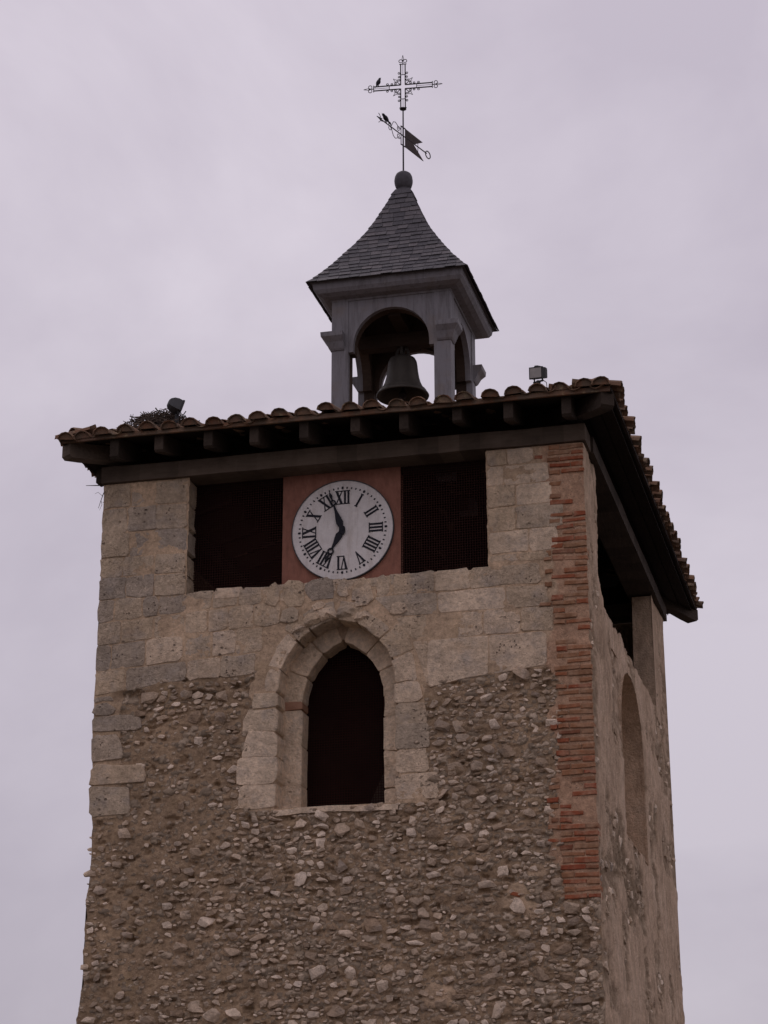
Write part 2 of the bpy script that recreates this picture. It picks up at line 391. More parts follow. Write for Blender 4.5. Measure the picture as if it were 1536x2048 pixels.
for (n_try, lo, hi) in ((1000, .15, .26), (4200, .10, .15), (9000, .065, .10), (12000, .04, .065)):
    for _ in range(n_try):
        x = random.uniform(.0, 5.98); z_ = random.uniform(3.5, 8.4); w = random.uniform(lo, hi)
        z_ += .3*(round(z_/.15)*.15-z_)
        if random.random() > density(x, z_)*(.62 if lo > .1 else .8): continue
        hh = w*random.uniform(.32, .85)
        if rub_ok(x, z_, w) and free(x, z_, w, hh):
            spots.append((x, z_, w, hh)); cellmap.setdefault((int(x/.3), int(z_/.3)), []).append((x, z_, w, hh))
# --- front wall sheet
Z0 = 3.5; nu, nv = 480, 600
U = np.linspace(0, 1, nu)[:, None]*np.ones((1, nv)); ZZ = np.ones((nu, 1))*np.linspace(Z0, ZT, nv)[None, :]
xl = edgeL(ZZ); xr = TW+bat(ZZ)-chip(ZZ); XX = xl+(xr-xl)*U
dz = ZZ-ash_low(XX)-.02-.14*fbm(XX*3.5, ZZ*5, 3, 4)
lightA = sst(-.03, .05, dz)
brk = sst(5.48, 5.56, XX+.24*fbm(XX*1.5, ZZ*2.6, 8, 4))*sst(5.60, 5.72, ZZ)
sur = np.maximum(((np.abs(XX-PX) < 1.02+.16*fbm(XX*3, ZZ*4, 21)) & (ZZ > 6.80)).astype(float), 0)
patch = sst(.0, .10, .24-np.hypot((XX-5.12)*.62, (ZZ-5.78)*1.25)+.36*fbm(XX*3, ZZ*4, 31, 4))
patch2 = sst(.0, .08, .12-np.hypot((XX-4.18)*.8, (ZZ-4.66)*1.2)+.22*fbm(XX*4, ZZ*5, 33, 4))
quo = ((XX < .36+.08*fbm(XX*2, ZZ*4, 23)) & (ZZ > 6.81)).astype(float)
light = np.clip(np.maximum.reduce([lightA, brk, sur, .8*patch, .8*patch2, quo*.8]), 0, 1)
rub = 1-light
h = rub*(.022*fbm(XX*2.1, ZZ*2.6, 60)+.013*fbm(XX*8, ZZ*11, 62, 4)+.007*fbm(XX*30, ZZ*36, 66, 3))
streak = fbm(XX*1.3, ZZ*7, 71, 3)
dens = .42+.35*fbm(XX*.9, ZZ*1.1, 80, 3)+.25*sst(1.2, 3.0, XX)*sst(7.0, 6.2, ZZ)+.25*streak+.2*sst(4, 4.6, XX)
stone = np.zeros_like(h)
for (sx, sz, sd_, th, amp, rr) in ((.150, .095, 90, .26, .020, .50), (.085, .06, 93, .40, .013, .50), (.05, .036, 96, .42, .008, .48)):
    wx = XX+.03*fbm(XX*9, ZZ*9, sd_); wz = ZZ+.02*fbm(XX*9, ZZ*9, sd_+5)
    d, i_ = worley(wx/sx, wz/sz, sd_); ok = (i_ < th*dens*1.35) & (rub > .5)
    bb = np.where(ok, np.sqrt(np.clip(1-(d/rr)**2, 0, 1)), 0)
    tone = np.mod(i_*173.7, 1)
    h = np.maximum(h, h+amp*bb); stone = np.where(bb > .35, .08+.80*tone**1.2, stone)
h += light*(1-.55*brk)*(.004+.012*fbm(XX*3.3, ZZ*4.2, 70, 4)+.005*fbm(XX*25, ZZ*25, 72, 3))+brk*.004
hole = (rub > .5)*np.maximum(0, fbm(XX*7, ZZ*13, 75, 3)-.30)*.12
h -= hole; stone = np.where(hole > .006, 0, stone)
# deep open joint under the left end of the dressed stone, as in the photograph
h -= .05*sst(.16, .03, np.hypot((XX-.42)*.55, (ZZ-8.27)*1.6))+.06*sst(.13, .03, np.hypot((XX-1.28)*.6, (ZZ-8.26)*2.6))
for (x0_, z0_, w_, h_) in spots:                         # joints washed out below and beside the stones
    i0_, i1_ = int((x0_-w_)/6*nu), int((x0_+w_)/6*nu)+2; j0_, j1_ = int((z0_-h_*1.6-Z0)/(ZT-Z0)*nv), int((z0_+h_-Z0)/(ZT-Z0)*nv)+2
    i0_, j0_ = max(0, i0_), max(0, j0_); sl = (slice(i0_, max(i0_, i1_)), slice(j0_, max(j0_, j1_)))
    h[sl] -= min(.022, .13*w_)*np.exp(-((XX[sl]-x0_)/(w_*.5))**2-((ZZ[sl]-(z0_-.52*h_))/(h_*.38))**2); stone[sl] = np.where(np.hypot((XX[sl]-x0_)/w_, (ZZ[sl]-z0_)/h_) < .55, 0, stone[sl])
fade = sst(0, .05, XX-xl)*sst(0, .04, xr-XX); h *= fade
YY = -h+.02*sst(.05, 0, xr-XX)*0
cx_, cz_ = (XX[:-1, :-1]+XX[1:, 1:])/2, (ZZ[:-1, :-1]+ZZ[1:, 1:])/2
keep = ~in_portal(cx_, cz_, .03) & ~((cx_ > 1.12) & (cx_ < 4.83) & (cz_ > 9.49))
front = grid_obj('front_wall', XX, YY, ZZ, keep, 'front_wall', tower, {'light': light, 'stone': stone, 'brickwork': brk*.75})
# lower part of the front, below the picture
def low_wall(name, pa, pb, mt, attrs):
    n = 40; u = np.linspace(0, 1, n)[:, None]*np.ones((1, n)); z = np.ones((n, 1))*np.linspace(0, Z0+.0, n)[None, :]
    X = pa[0](z)+(pb[0](z)-pa[0](z))*u; Y = pa[1]+(pb[1]-pa[1])*u
    grid_obj(name, X, Y, z, np.ones((n-1, n-1), bool), mt, tower, {k: np.full(X.shape, v) for k, v in attrs.items()})
low_wall('wall_base', (edgeL, 0), (lambda z: TW+bat(z)-chip(z), 0), 'front_wall', {'light': 0, 'stone': 0, 'brickwork': 0})

# --- right wall sheet
nu, nv = 330, 380
U = (np.linspace(0, 1, nu)**1.15)[:, None]*np.ones((1, nv)); ZZ = np.ones((nu, 1))*np.linspace(Z0, ZT, nv)[None, :]
far = TD+.03*fbm(ZZ*5, ZZ*0+7, 120, 4)*(.5+sst(7.5, 5, ZZ)); YR = U*far
ROUT = (3.32, 1.02, 8.1, .90)
er = sst(-.02, .10, .30-np.hypot((YR-2.6)*.30, (ZZ-6.15)*.62)+.42*fbm(YR*1.4, ZZ*1.7, 130, 4)) + sst(.0, .08, .20-np.hypot((YR-5.4)*.45, (ZZ-7.6)*.5)+.35*fbm(YR*1.6, ZZ*1.6, 133, 4))
er += sst(.06, .25, fbm(YR*1.6, ZZ*1.5, 135, 5)-.06)*.75
er = np.clip(er, 0, 1)
d, i_ = worley((YR+.05*fbm(YR*5, ZZ*5, 141))/.19, ZZ/.11, 140); bb = np.where(i_ < .6, np.sqrt(np.clip(1-(d/.55)**2, 0, 1)), 0)*np.clip(.55+.9*fbm(YR*6, ZZ*7, 143, 3), 0, 1)
h = .035*fbm(YR*.9, ZZ*.8, 150, 3)+.014*fbm(YR*4, ZZ*3, 152, 4)+.006*fbm(YR*14, ZZ*14, 154, 3)
h += er*(-.03+.022*bb+.022*fbm(YR*8, ZZ*11, 156, 4))
h *= sst(0, .10, YR)*sst(0, .06, far-YR)*(1-.92*np.exp(-((YR-6.2)/.09)**2)*sst(9.0, 9.3, ZZ))
XR = TW+bat(ZZ)-chip(ZZ)*(1-sst(0, .06, YR))+h
def ropen(y, z):
    sill = 9.33+.02*np.sin(y*3)+.05*fbm(y*3.1, y*0+2, 160, 3)
    near = .84+.16*sst(9.9, 10.9, z)+.05*fbm(z*3, z*0+4, 162, 3)
    sill = sill+.35*sst(1.15, .75, y)
    return (z > sill) & (y > near) & (y < 6.2)
def rport(y, z, off=0.):
    return (z > 6.78) & (np.abs(y-ROUT[0]) < ROUT[1]+off) & ((z < ROUT[2]) | (z < arch_z(y, *ROUT, off)))
cy_, cz_ = (YR[:-1, :-1]+YR[1:, 1:])/2, (ZZ[:-1, :-1]+ZZ[1:, 1:])/2
XRW, YRW, ZRW = XR, YR, ZZ
right = grid_obj('right_wall', XR, YR, ZZ, ~ropen(cy_, cz_) & ~rport(cy_, cz_), 'plaster_wall', tower, {'erode': er, 'stone': bb})
n = 30; z = np.ones((n, 1))*np.linspace(0, Z0, n)[None, :]; u = np.linspace(0, 1, n)[:, None]*np.ones((1, n))
Xl = TW+bat(z)-chip(z)*(1-sst(0, .06, u*TD))
grid_obj('wall_base', Xl, u*TD, z, np.ones((n-1, n-1), bool), 'plaster_wall', tower, {'erode': u*0, 'stone': u*0})
# --- left and back walls, and thick reveals of the right side openings
n = 60; z = np.ones((n, 1))*np.linspace(0, ZT, n)[None, :]; u = np.linspace(0, 1, n)[:, None]*np.ones((1, n))
grid_obj('left_wall', edgeL(z)+u*0, u*TD, z, np.ones((n-1, n-1), bool), 'plaster_wall', tower, {'erode': u*0+.5, 'stone': u*0})
grid_obj('back_wall', edgeL(z)+(TW+bat(z)-edgeL(z))*u, TD+u*0, z, np.ones((n-1, n-1), bool), 'plaster_wall', tower, {'erode': u*0+.2, 'stone': u*0})
mb = MB()
a = arch_pts(ROUT[0], ROUT[1], ROUT[2], ROUT[3], 14)
line = [(ROUT[0]-ROUT[1], 6.76)]+a+[(ROUT[0]+ROUT[1], 6.76)]
k = len(line)
mb.add([(TW+.05+bat(z_), y, z_) for y, z_ in line]+[(TW-.55, y, z_) for y, z_ in line], [(i, i+1, i+1+k, i+k) for i in range(k-1)]+[(k-1, 0, k, 2*k-1)])
for v in range(len(mb.v)):
    x, y, z_ = mb.v[v]; mb.v[v] = (x-.045 if x > 6 else x, y, z_)
part('window_reveal', mb, 'plaster_wall', tower)
mb = MB(); mb.box((TW-.55, ROUT[0]-1.3, 6.5), (TW-.5, ROUT[0]+1.3, 9.3)); part('window_infill', mb, 'plaster_wall', tower)
mb = MB(); mb.hexa([(TW-.30, 6.19, 9.2), (TW+.008, 6.19, 9.2), (TW-.03, 7.4, 9.2), (TW-.30, 7.4, 9.2), (TW-.28, 6.21, ZT-.01), (TW+.001, 6.21, ZT-.01), (TW-.03, 7.4, ZT-.01), (TW-.28, 7.4, ZT-.01)]); part('pillar_core', mb, 'plaster_wall', tower)
mb = MB(); mb.box((TW-.30, .06, 9.2), (TW-.03, .80, ZT-.01)); part('pillar_core', mb, 'plaster_wall', tower)
mb = MB(); mb.box((TW-.34, .80, 9.0), (TW-.01, 6.19, 9.30)); part('window_sill', mb, 'plaster_wall', tower)

# --- dressed stone
def rpoly(c, cut=.02, jit=.008, mids=True):
    out = []; n = len(c)
    for i in range(n):
        p, q, r_ = Vector(c[i-1]), Vector(c[i]), Vector(c[(i+1) % n])
        a = (p-q); b_ = (r_-q); k1 = min(cut*random.uniform(.4, 1.5), a.length*.3); k2 = min(cut*random.uniform(.4, 1.5), b_.length*.3)
        out.append(q+a.normalized()*k1); out.append(q+b_.normalized()*k2)
        if mids and b_.length > .24: out.append(q+b_*random.uniform(.35, .65)+Vector((-b_.y, b_.x)).normalized()*random.uniform(-.012, .012))
    return [(v.x+random.uniform(-jit, jit), v.y+random.uniform(-jit, jit)) for v in out]
def block(c, pr=.008, depth=.06, mt='limestone', cut=.028, jit=.011, name='ashlar_block', y0=0., ch=.009, parent=None):
    p = rpoly(c, cut, jit); ctr = Vector((sum(q[0] for q in p)/len(p), sum(q[1] for q in p)/len(p))); n = len(p)
    tx, tz = random.uniform(-.012, .012), random.uniform(-.015, .015)
    def inn(q):
        v = Vector(q)-ctr; l = v.length; return ctr+v*max(0, (l-ch)/l)
    f0 = [(inn(q).x, y0-pr+tx*(q[0]-ctr.x)+tz*(q[1]-ctr.y), inn(q).y) for q in p]
    f1_ = [(q[0], y0-pr+ch*.8, q[1]) for q in p]; f2 = [(q[0], y0+depth, q[1]) for q in p]
    m = MB(); m.v = f0+f1_+f2
    m.v.append((ctr.x, y0-pr-random.uniform(-.004, .014), ctr.y)); cI = len(m.v)-1
    m.f = [(i, (i+1) % n, cI) for i in range(n)]+[(i, (i+1) % n, (i+1) % n+n, i+n) for i in range(n)]+[(i+n, (i+1) % n+n, (i+1) % n+2*n, i+2*n) for i in range(n)]
    return part(name, m, mt, parent or front)
def course(z0, z1, xs, **k):
    for i in range(len(xs)-1):
        a, b_ = xs[i], xs[i+1]; g_ = random.uniform(.002, .007)
        kk = dict(k); 
        if 'mts' in kk:
            w = kk.pop('mts'); kk['mt'] = w(a, z0)
        zj = random.uniform(-.008, .008)
        block([(a+g_, z0+g_+zj), (b_-g_, z0+g_+zj), (b_-g_, z1-g_+zj), (a+g_, z1-g_+zj)], pr=random.uniform(.004, .017), **kk)
def ml(x, z): return 'limestone_grey' if random.random() < .75-.45*min(1, x/1.6) else 'limestone'
def mr(x, z): return 'surround' if random.random() < .18 else ('limestone_grey' if random.random() < .07 else 'limestone')
# left pillar
rows = [11.0, 10.677, 10.35, 10.04, 9.78, 9.506]
J = [[.36, .68], [.33, .70], [.37, .64], [.29, .70], [.35, .71]]
for i in range(5):
    xs = [-.005]+J[i]+[1.108]
    course(rows[i+1], rows[i]-.004*(i == 0), xs[:-1], mts=ml)
    course(rows[i+1], rows[i]-.004*(i == 0), xs[-2:], mts=ml, depth=.31)
# courses left of the arch
def lim(z): # outer edge of the arch surround at height z (left)
    Rr = (OUT[3]**2+OUT[1]**2)/(2*OUT[1])+.30; t = Rr**2-max(0, z-OUT[2])**2
    d = math.sqrt(t)-(Rr-.30-OUT[1]) if t > 0 else 0
    return max(0, d)
rows = [9.506, 9.208, 8.924, 8.605, 8.301]
J = [[-.005, .2, .57, .77, 1.14, 1.45, 1.78, 2.08, 2.42], [-.005, .3, .72, 1.11, 1.40, 1.66, 1.98, 2.3], [-.005, .18, .63, 1.09, 1.46, 1.76, 2.1], [-.005, .38, 1.15, 1.58, 2.02]]
SL = .055                                              # these courses rise slightly to the right
for i in range(4):
    xs = J[i]
    for a, b_ in zip(xs[:-1], xs[1:]):
        g_ = random.uniform(.002, .007); zt, zb = rows[i]-g_, rows[i+1]+g_
        dr = [min(.1, SL*v) if i else 0 for v in (a, b_)]; db = [min(.1, SL*v) for v in (a, b_)]
        if i == 3: db = [float(ash_low(np.array(v)))-8.301 for v in (a, b_)]
        c = [(a+g_, zb+db[0]), (b_-g_, zb+db[1]), (b_-g_, zt+dr[1]), (a+g_, zt+dr[0])]
        lx0, lx1 = PX-lim(c[1][1])-.012, PX-lim(c[2][1])-.012
        if c[0][0] > lx0-.06: continue
        c[1] = (min(c[1][0], lx0), c[1][1]); c[2] = (min(c[2][0], lx1), c[2][1])
        block(c, pr=random.uniform(.003, .015), mt=ml(a, zb), jit=.009)
# courses right of the arch
rows = [9.56, 9.29, 9.02, 8.72, 8.32]
for i in range(4):
    x = {0: 3.62, 1: 3.45, 2: 3.3, 3: 3.3}[i]; xs = [x]
    while xs[-1] < 5.45: xs.append(xs[-1]+random.uniform(.36, .82))
    xs[-1] = random.uniform(5.45, 5.62)
    if xs[-1]-xs[-2] < .2: xs.pop(-2)
    for a, b_ in zip(xs[:-1], xs[1:]):
        g_ = random.uniform(.002, .007); zt, zb = rows[i]-g_, rows[i+1]+g_
        zl = [zb, zb] if i < 3 else [float(ash_low(np.array(v))) for v in (a, b_)]
        c = [(a+g_, zl[0]), (b_-g_, zl[1]), (b_-g_, zt), (a+g_, zt)]
        lx0, lx1 = PX+lim(zl[0])+.012, PX+lim(zt)+.012
        if c[1][0] < lx0+.08: continue
        c[0] = (max(c[0][0], lx0), c[0][1]); c[3] = (max(c[3][0], lx1), c[3][1])
        block(c, pr=random.uniform(.003, .016), mt=mr(a, zb), jit=.010, cut=.03)
# right pillar
rows = [10.998, 10.798, 10.552, 10.269, 9.964, 9.686, 9.57]
J = [[5.08], [5.04], [5.18], [5.17], [5.33], [5.2]]; E_ = [5.40, 5.58, 5.62, 5.74, 5.66, 5.56]
for i in range(6):
    course(rows[i+1], rows[i], [4.838, J[i][0]], mts=mr, depth=.31); course(rows[i+1], rows[i], [J[i][0], E_[i]], mts=mr)
# irregular stones between the sill and the arch
x = 2.05; top = 9.52
for row, (za, zb, xa, xb) in enumerate(((9.27, 9.53, 2.1, 3.75),)):
    x = xa
    while x < xb:
        w = random.uniform(.17, .42); g_ = .012
        zlow = max(za+random.uniform(-.03, .05), 0)
        block([(x+g_, zlow), (x+w-g_, zlow+random.uniform(-.03, .03)), (x+w-g_-random.uniform(0, .05), zb+random.uniform(-.02, .04)), (x+g_+random.uniform(0, .05), zb+random.uniform(-.02, .04))],
              pr=random.uniform(.008, .03), mt=mr(x, za), cut=.06, jit=.014, depth=.2)
        x += w
for x, z_, w, hh in ((2.42, 9.13, .26, .2), (3.75, 9.12, .22, .16), (2.78, 9.22, .2, .1), (3.32, 9.22, .22, .1)):
    block([(x-w/2, z_-hh/2), (x+w/2, z_-hh/2+.02), (x+w/2-.03, z_+hh/2), (x-w/2+.04, z_+hh/2)], pr=.03, mt='limestone', cut=.05, jit=.012)
for x, z_, w, pr_ in ((2.72, 9.06, .26, .075), (2.90, 9.12, .24, .085), (3.10, 9.13, .26, .06), (3.31, 9.05, .24, .05), (2.56, 8.97, .2, .05)):   # weathered hood stones over the arch
    hh = w*.62
    block([(x-w*.55, z_-hh/2-.03*(x < 3)), (x+w*.5, z_-hh/2+.02), (x+w*.42, z_+hh/2), (x-w*.4, z_+hh/2-.02)], pr=pr_, mt='limestone', cut=.06, jit=.018, ch=.05, name='hood_stone')
# sill stones on which the clock panel stands
x = 1.11
while x < 4.80:
    w = min(random.uniform(.22, .5), 4.83-x)
    if w < .1: break
    block([(x+.006, 9.40), (x+w-.006, 9.40), (x+w-.006, 9.50+random.uniform(0, .04)+.02*(x/5)), (x+.006, 9.50+random.uniform(0, .04)+.02*(x/5))], pr=random.uniform(.0, .012), mt='limestone', cut=.025, jit=.01, depth=.36)
    x += w
# --- portal: outer ring of voussoirs, jamb stones, inner order
def voussoirs(A, th, n, y0, depth, mt, pr, name='voussoir', rnd_=.0, mt2=None):
    cx, hh, sp, ri = A; Rr = (ri*ri+hh*hh)/(2*hh); a1 = math.acos((Rr-hh)/Rr)
    for s in (-1, 1):
        cuts = [a1*i/n+(random.uniform(-.06, .06) if 0 < i < n else 0) for i in range(n+1)]
        for i in range(n):
            a, b_ = cuts[i]+.006, cuts[i+1]-.006; t2 = th+random.uniform(-rnd_, rnd_)
            def P(an, rr): 
                xx = hh-Rr+rr*math.cos(an); return (cx+s*max(xx, .004), sp+rr*math.sin(an))
            m_ = (a+b_)/2
            c = [P(a, Rr), P(m_, Rr), P(b_, Rr), P(b_, Rr+t2), P(m_, Rr+t2), P(a, Rr+t2)]
            block(c, pr=pr+random.uniform(-.004, .012), depth=depth, mt=(mt2 if mt2 and (s > 0 or i > 1) else mt), cut=.022, jit=.012 if y0 == 0 else .005, name=name, y0=y0)
voussoirs(OUT, .24, 4, 0, .31, 'surround', .010, rnd_=.09, mt2='limestone')
voussoirs(INN, .26, 3, .30, .25, 'surround', .0)
zl = [8.215, 8.02, 7.74, 7.44, 7.12, 6.83]; xl_ = [1.96, 1.87, 1.86, 1.80, 1.83]
for i in range(5):
    c = [(xl_[i], zl[i+1]+.002), (OUT[0]-OUT[1], zl[i+1]+.002), (OUT[0]-OUT[1], zl[i]-.002), (xl_[i]+random.uniform(0, .06), zl[i]-.002)]
    block(c, pr=random.uniform(.008, .02), depth=.31, mt='surround', cut=.03, jit=.014, name='jamb_stone', ch=.006)
zr = [8.215, 7.98, 7.72, 7.43, 7.15, 6.85]; xr_ = [4.03, 4.08, 4.13, 4.10, 4.22]
for i in range(5):
    c = [(OUT[0]+OUT[1], zr[i+1]+.002), (xr_[i], zr[i+1]+.002), (xr_[i]-random.uniform(0, .04), zr[i]-.002), (OUT[0]+OUT[1], zr[i]-.002)]
    block(c, pr=random.uniform(.006, .018), depth=.31, mt=random.choice(('surround', 'limestone')), cut=.03, jit=.014, name='jamb_stone', ch=.006)
for i, (xa, xb) in enumerate(((PX-.76, PX-INN[1]), (PX+INN[1], PX+.76))):
    zz = [8.155, 8.05, 7.62, 7.15, 6.83] if i == 0 else [8.155, 7.9, 7.5, 7.05, 6.83]
    for j in range(4):
        bk = (i == 0 and j == 0)
        block([(xa, zz[j+1]+.002), (xb, zz[j+1]+.002), (xb, zz[j]-.002), (xa, zz[j]-.002)], pr=random.uniform(0, .012), depth=.25, mt='impost_brick' if bk else 'surround', cut=.015, jit=.007, ch=.006, name='brick' if bk else 'jamb_stone', y0=.30)
# mortar bed behind those stones so no daylight passes between them
def reveal(A, off, y0, y1, base):
    pts = [(A[0]-A[1]-off, base)]+arch_pts(A[0], A[1]+off, A[2], A[3]+off*1.1, 16)+[(A[0]+A[1]+off, base)]
    k = len(pts); m = MB(); m.add([(x, y0, z_) for x, z_ in pts]+[(x, y1, z_) for x, z_ in pts], [(i, i+1, i+1+k, i+k) for i in range(k-1)]); return m
part('reveal', reveal(OUT, .028, -.0, .32, Z_SILL-.03), 'plaster_wall', tower)
part('reveal', reveal(INN, .024, .31, .56, Z_SILL-.03), 'plaster_wall', tower)
mb = MB(); pin = [(INN[0]-INN[1]-.02, Z_SILL-.03)]+arch_pts(INN[0], INN[1]+.02, INN[2], INN[3]+.02, 16)+[(INN[0]+INN[1]+.02, Z_SILL-.03)]
pou = [(PX-1.1, Z_SILL-.03)]+[(PX-1.1+2.2*i/32, 9.4) for i in range(33)]+[(PX+1.1, Z_SILL-.03)]
k = len(pin); mb.add([(x, .315, z_) for x, z_ in pin]+[(x, .315, z_) for x, z_ in pou], [(i, i+1, i+1+k, i+k) for i in range(k-1)])
part('mortar_bed', mb, 'plaster_wall', tower)
mb = MB(); n = 14
for i in range(n):
    xa, xb = 2.26+1.48*i/n, 2.26+1.48*(i+1)/n
    wz = [Z_SILL+.012*math.sin(q*5)+.012*f1(q*4, 7) for q in (xa, xb)]
    mb.hexa([(xa, -.025, wz[0]-.10), (xb, -.025, wz[1]-.10), (xb, .6, wz[1]-.10), (xa, .6, wz[0]-.10), (xa, -.012, wz[0]-.03), (xb, -.012, wz[1]-.03), (xb, .6, wz[1]+.03), (xa, .6, wz[0]+.03)])
part('window_sill', mb, 'surround', tower)
# left quoins below the dressed courses
zq = [8.215, 8.061, 7.84, 7.476, 7.205, 6.82]; wq = [.30, .62, .42, .70, .52]
block([(-.01, 8.225), (.24, 8.225), (.22, 8.29), (-.01, 8.28)], pr=.01, mt='limestone_grey', depth=.1)
for i in range(5):
    zt = zq[i]; zb = zq[i+1]
    block([(-.012, zb+.008), (wq[i], zb+.008+random.uniform(0, .03)), (wq[i]-random.uniform(.02, .1), zt-.008-random.uniform(0, .03)), (-.012, zt-.008)], pr=.02, mt='limestone_grey' if i < 3 else 'limestone', depth=.2, cut=.05, jit=.012)

# --- brick corner
zc = 5.70; bricks = 0
bm_list = []
def brick_mesh(ln, hh, d, seed):
    r0 = random.Random(seed); m = MB(); c = .006
    pts = []
    for (yy, ins) in ((0, c), (c, 0), (d, 0)):
        n_ = [(-ln/2+ins, -hh/2+ins), (0, -hh/2+ins), (ln/2-ins, -hh/2+ins), (ln/2-ins, hh/2-ins), (0, hh/2-ins), (-ln/2+ins, hh/2-ins)]
        pts.append([(x+r0.uniform(-.006, .006), yy, z_+r0.uniform(-.005, .005)) for x, z_ in n_])
    m.v = pts[0]+pts[1]+pts[2]; m.f = [(0, 1, 2, 3, 4, 5)]+[(i+6*j, (i+1) % 6+6*j, (i+1) % 6+6*j+6, i+6*j+6) for j in (0, 1) for i in range(6)]+[(17, 16, 15, 14, 13, 12)]
    return mesh_of(m, 'brick', 'brick', False, False)[0]
FULL = [brick_mesh(.27, .052, .14, s) for s in range(6)]; HALF = [brick_mesh(.135, .051, .14, s+20) for s in range(5)]
zc = 5.66; k = 0
while zc < 10.97:
    xe = TW+float(bat(np.array(zc)))-float(chip(np.array([zc]))[0])
    left = 5.58+.20*f1(zc*2.1, 200, 3)+.06*random.uniform(-1, 1)-(.10 if zc > 10.6 else 0)
    x = xe+random.uniform(-.004, .006); order = ('F', 'H', 'F') if k % 2 else ('H', 'F', 'H')
    for j, t in enumerate(order):
        ln = .27 if t == 'F' else .135
        sx = random.uniform(.86, 1.04) if j else 1; ln *= sx
        if x-ln < left-.06: 
            if x-left > .07: sx *= (x-left)/ln; ln = x-left
            else: break
        if f1((x-5.3)*3.1+zc*2.3+7.7*math.floor(zc*1.7), 230, 2) > .40 or random.random() < (.02 if j == 0 else .06): x -= ln+.012; continue      # lost or plastered over
        me = random.choice(FULL if t == 'F' else HALF)
        place('brick', me, (x-ln/2, -random.uniform(.014, .030), zc+.012*f1(x*4+zc*3, 260)+random.uniform(-.006, .006)), front, rot=(random.uniform(-.08, .08), random.uniform(-.045, .045), random.uniform(-.04, .04)), scale=(sx, 1, random.uniform(.75, 1.15)))
        x -= ln+random.uniform(.008, .02)
    zc += .0765+random.uniform(-.004, .004); k += 1
for x, z_, sx, rr in ((5.46, 10.86, .35, .2), (5.07, 5.72, .4, .9), (3.55, 9.34, .5, .3)):
    place('brick', FULL[2], (x, -.012, z_), front, rot=(0, rr*.3, 0), scale=(sx, 1, .9))

# --- rubble stones set in the mortar
HULLS = []
for s in range(14):
    r0 = random.Random(300+s); bm = bmesh.new()
    for i in range(15):
        v = Vector((r0.gauss(0, 1), r0.gauss(0, 1), r0.gauss(0, 1))).normalized()
        p_ = r0.uniform(.82, 1.0); v = Vector(tuple(math.copysign(abs(q)**.75, q) for q in v))*p_*.5
        bm.verts.new((v.x, v.y*.8, v.z))
    bmesh.ops.convex_hull(bm, input=bm.verts); 
    for v in [v for v in bm.verts if not v.link_faces]: bm.verts.remove(v)
    me = bpy.data.meshes.new('rubble_stone'); bm.to_mesh(me); bm.free(); me.materials.append(M['rubble']); HULLS.append(me)
vis = sorted([s for s in spots if s[1] > 4.4], key=lambda s: -s[2]*s[3])
big = set(vis[:300]); rest = MB()
for s in spots:
    x, z_, w, hh = s; d = w*random.uniform(.34, .5); y = d*random.uniform(.0, .22)-.008
    rot = (random.uniform(-.5, .5), random.uniform(-.35, .35), random.uniform(-.5, .5)); scl = (w*1.08, d, hh*1.1); me = random.choice(HULLS)
    if s in big: place('rubble_stone', me, (x, y, z_), front, rot=rot, scale=scl)
    else:
        from mathutils import Euler
        mt_ = Matrix.Translation((x, y, z_)) @ Euler(rot).to_matrix().to_4x4() @ Matrix.Diagonal((*scl, 1))
        rest.add([mt_ @ v.co for v in me.vertices], [tuple(p_.vertices) for p_ in me.polygons])
part('small_rubble', rest, 'rubble', front, kind='stuff')
cnt = 0
for _ in range(6000):
    i_, j_ = random.randrange(4, er.shape[0]-4), random.randrange(4, er.shape[1]-4)
    if er[i_, j_] < .6 or ropen(YRW[i_, j_], ZRW[i_, j_]) or rport(YRW[i_, j_], ZRW[i_, j_], .1): continue
    w = random.uniform(.09, .22); place('rubble_stone', random.choice(HULLS), (XRW[i_, j_]-w*.08, YRW[i_, j_], ZRW[i_, j_]), right, rot=(random.uniform(-.4, .4), random.uniform(-.3, .3), random.uniform(-.3, .3)), scale=(w*.5, w*1.1, w*random.uniform(.5, .8))); cnt += 1
    if cnt > 170: break

# --- openings under the eaves: screens of rusty wire, floors inside
def screen(x0, x1, z0, z1, y, name='wire_screen', step=.031, clip=None):
    m = MB(); w = .003
    nx = int((x1-x0)/step); nz = int((z1-z0)/step)
    for i in range(nx+1):
        x = x0+(x1-x0)*i/nx; zt = z1
        if clip: zt = min(z1, float(clip(np.array(x))))
        if zt > z0+.02: m.box((x-w, y-w, z0), (x+w, y+w, zt))
    for j in range(nz+1):
        z_ = z0+(z1-z0)*j/nz; a, b_ = x0, x1
        if clip:
            xs = np.linspace(x0, x1, 80); ok = xs[clip(xs) > z_]
            if len(ok) < 2: continue
            a, b_ = ok[0], ok[-1]
        m.box((a, y-w*2.9, z_-w), (b_, y-w*.9, z_+w))
    return part(name, m, 'rust_mesh', tower)
screen(1.09, 2.26, 9.45, 11.03, .30); screen(3.69, 4.84, 9.45, 11.03, .30)
screen(PX-.52, PX+.52, Z_SILL-.03, 9.0, .57, clip=lambda x: arch_z(x, INN[0], INN[1]+.02, INN[2], INN[3]+.02)*(arch_z(x, INN[0], INN[1]+.02, INN[2], INN[3]+.02) > 0)+Z_SILL*(arch_z(x, INN[0], INN[1]+.02, INN[2], INN[3]+.02) < 0))
m = MB()
for i in range(22): m.box((.03, .4+i*.32, 9.14), (TW-.36, .4+i*.32+.31, 9.2))
part('upper_floor', m, 'deck_wood', tower)
m = MB(); m.box((.03, .6, 6.55), (TW-.6, TD-.03, 6.65)); part('lower_floor', m, 'deck_wood', tower)
m = MB(); m.box((.06, 2.6, 6.65), (5.4, 2.65, 9.13)); part('dark_backing', m, 'deck_wood', tower)  # dark sheet added so the inside seen through the window stays black
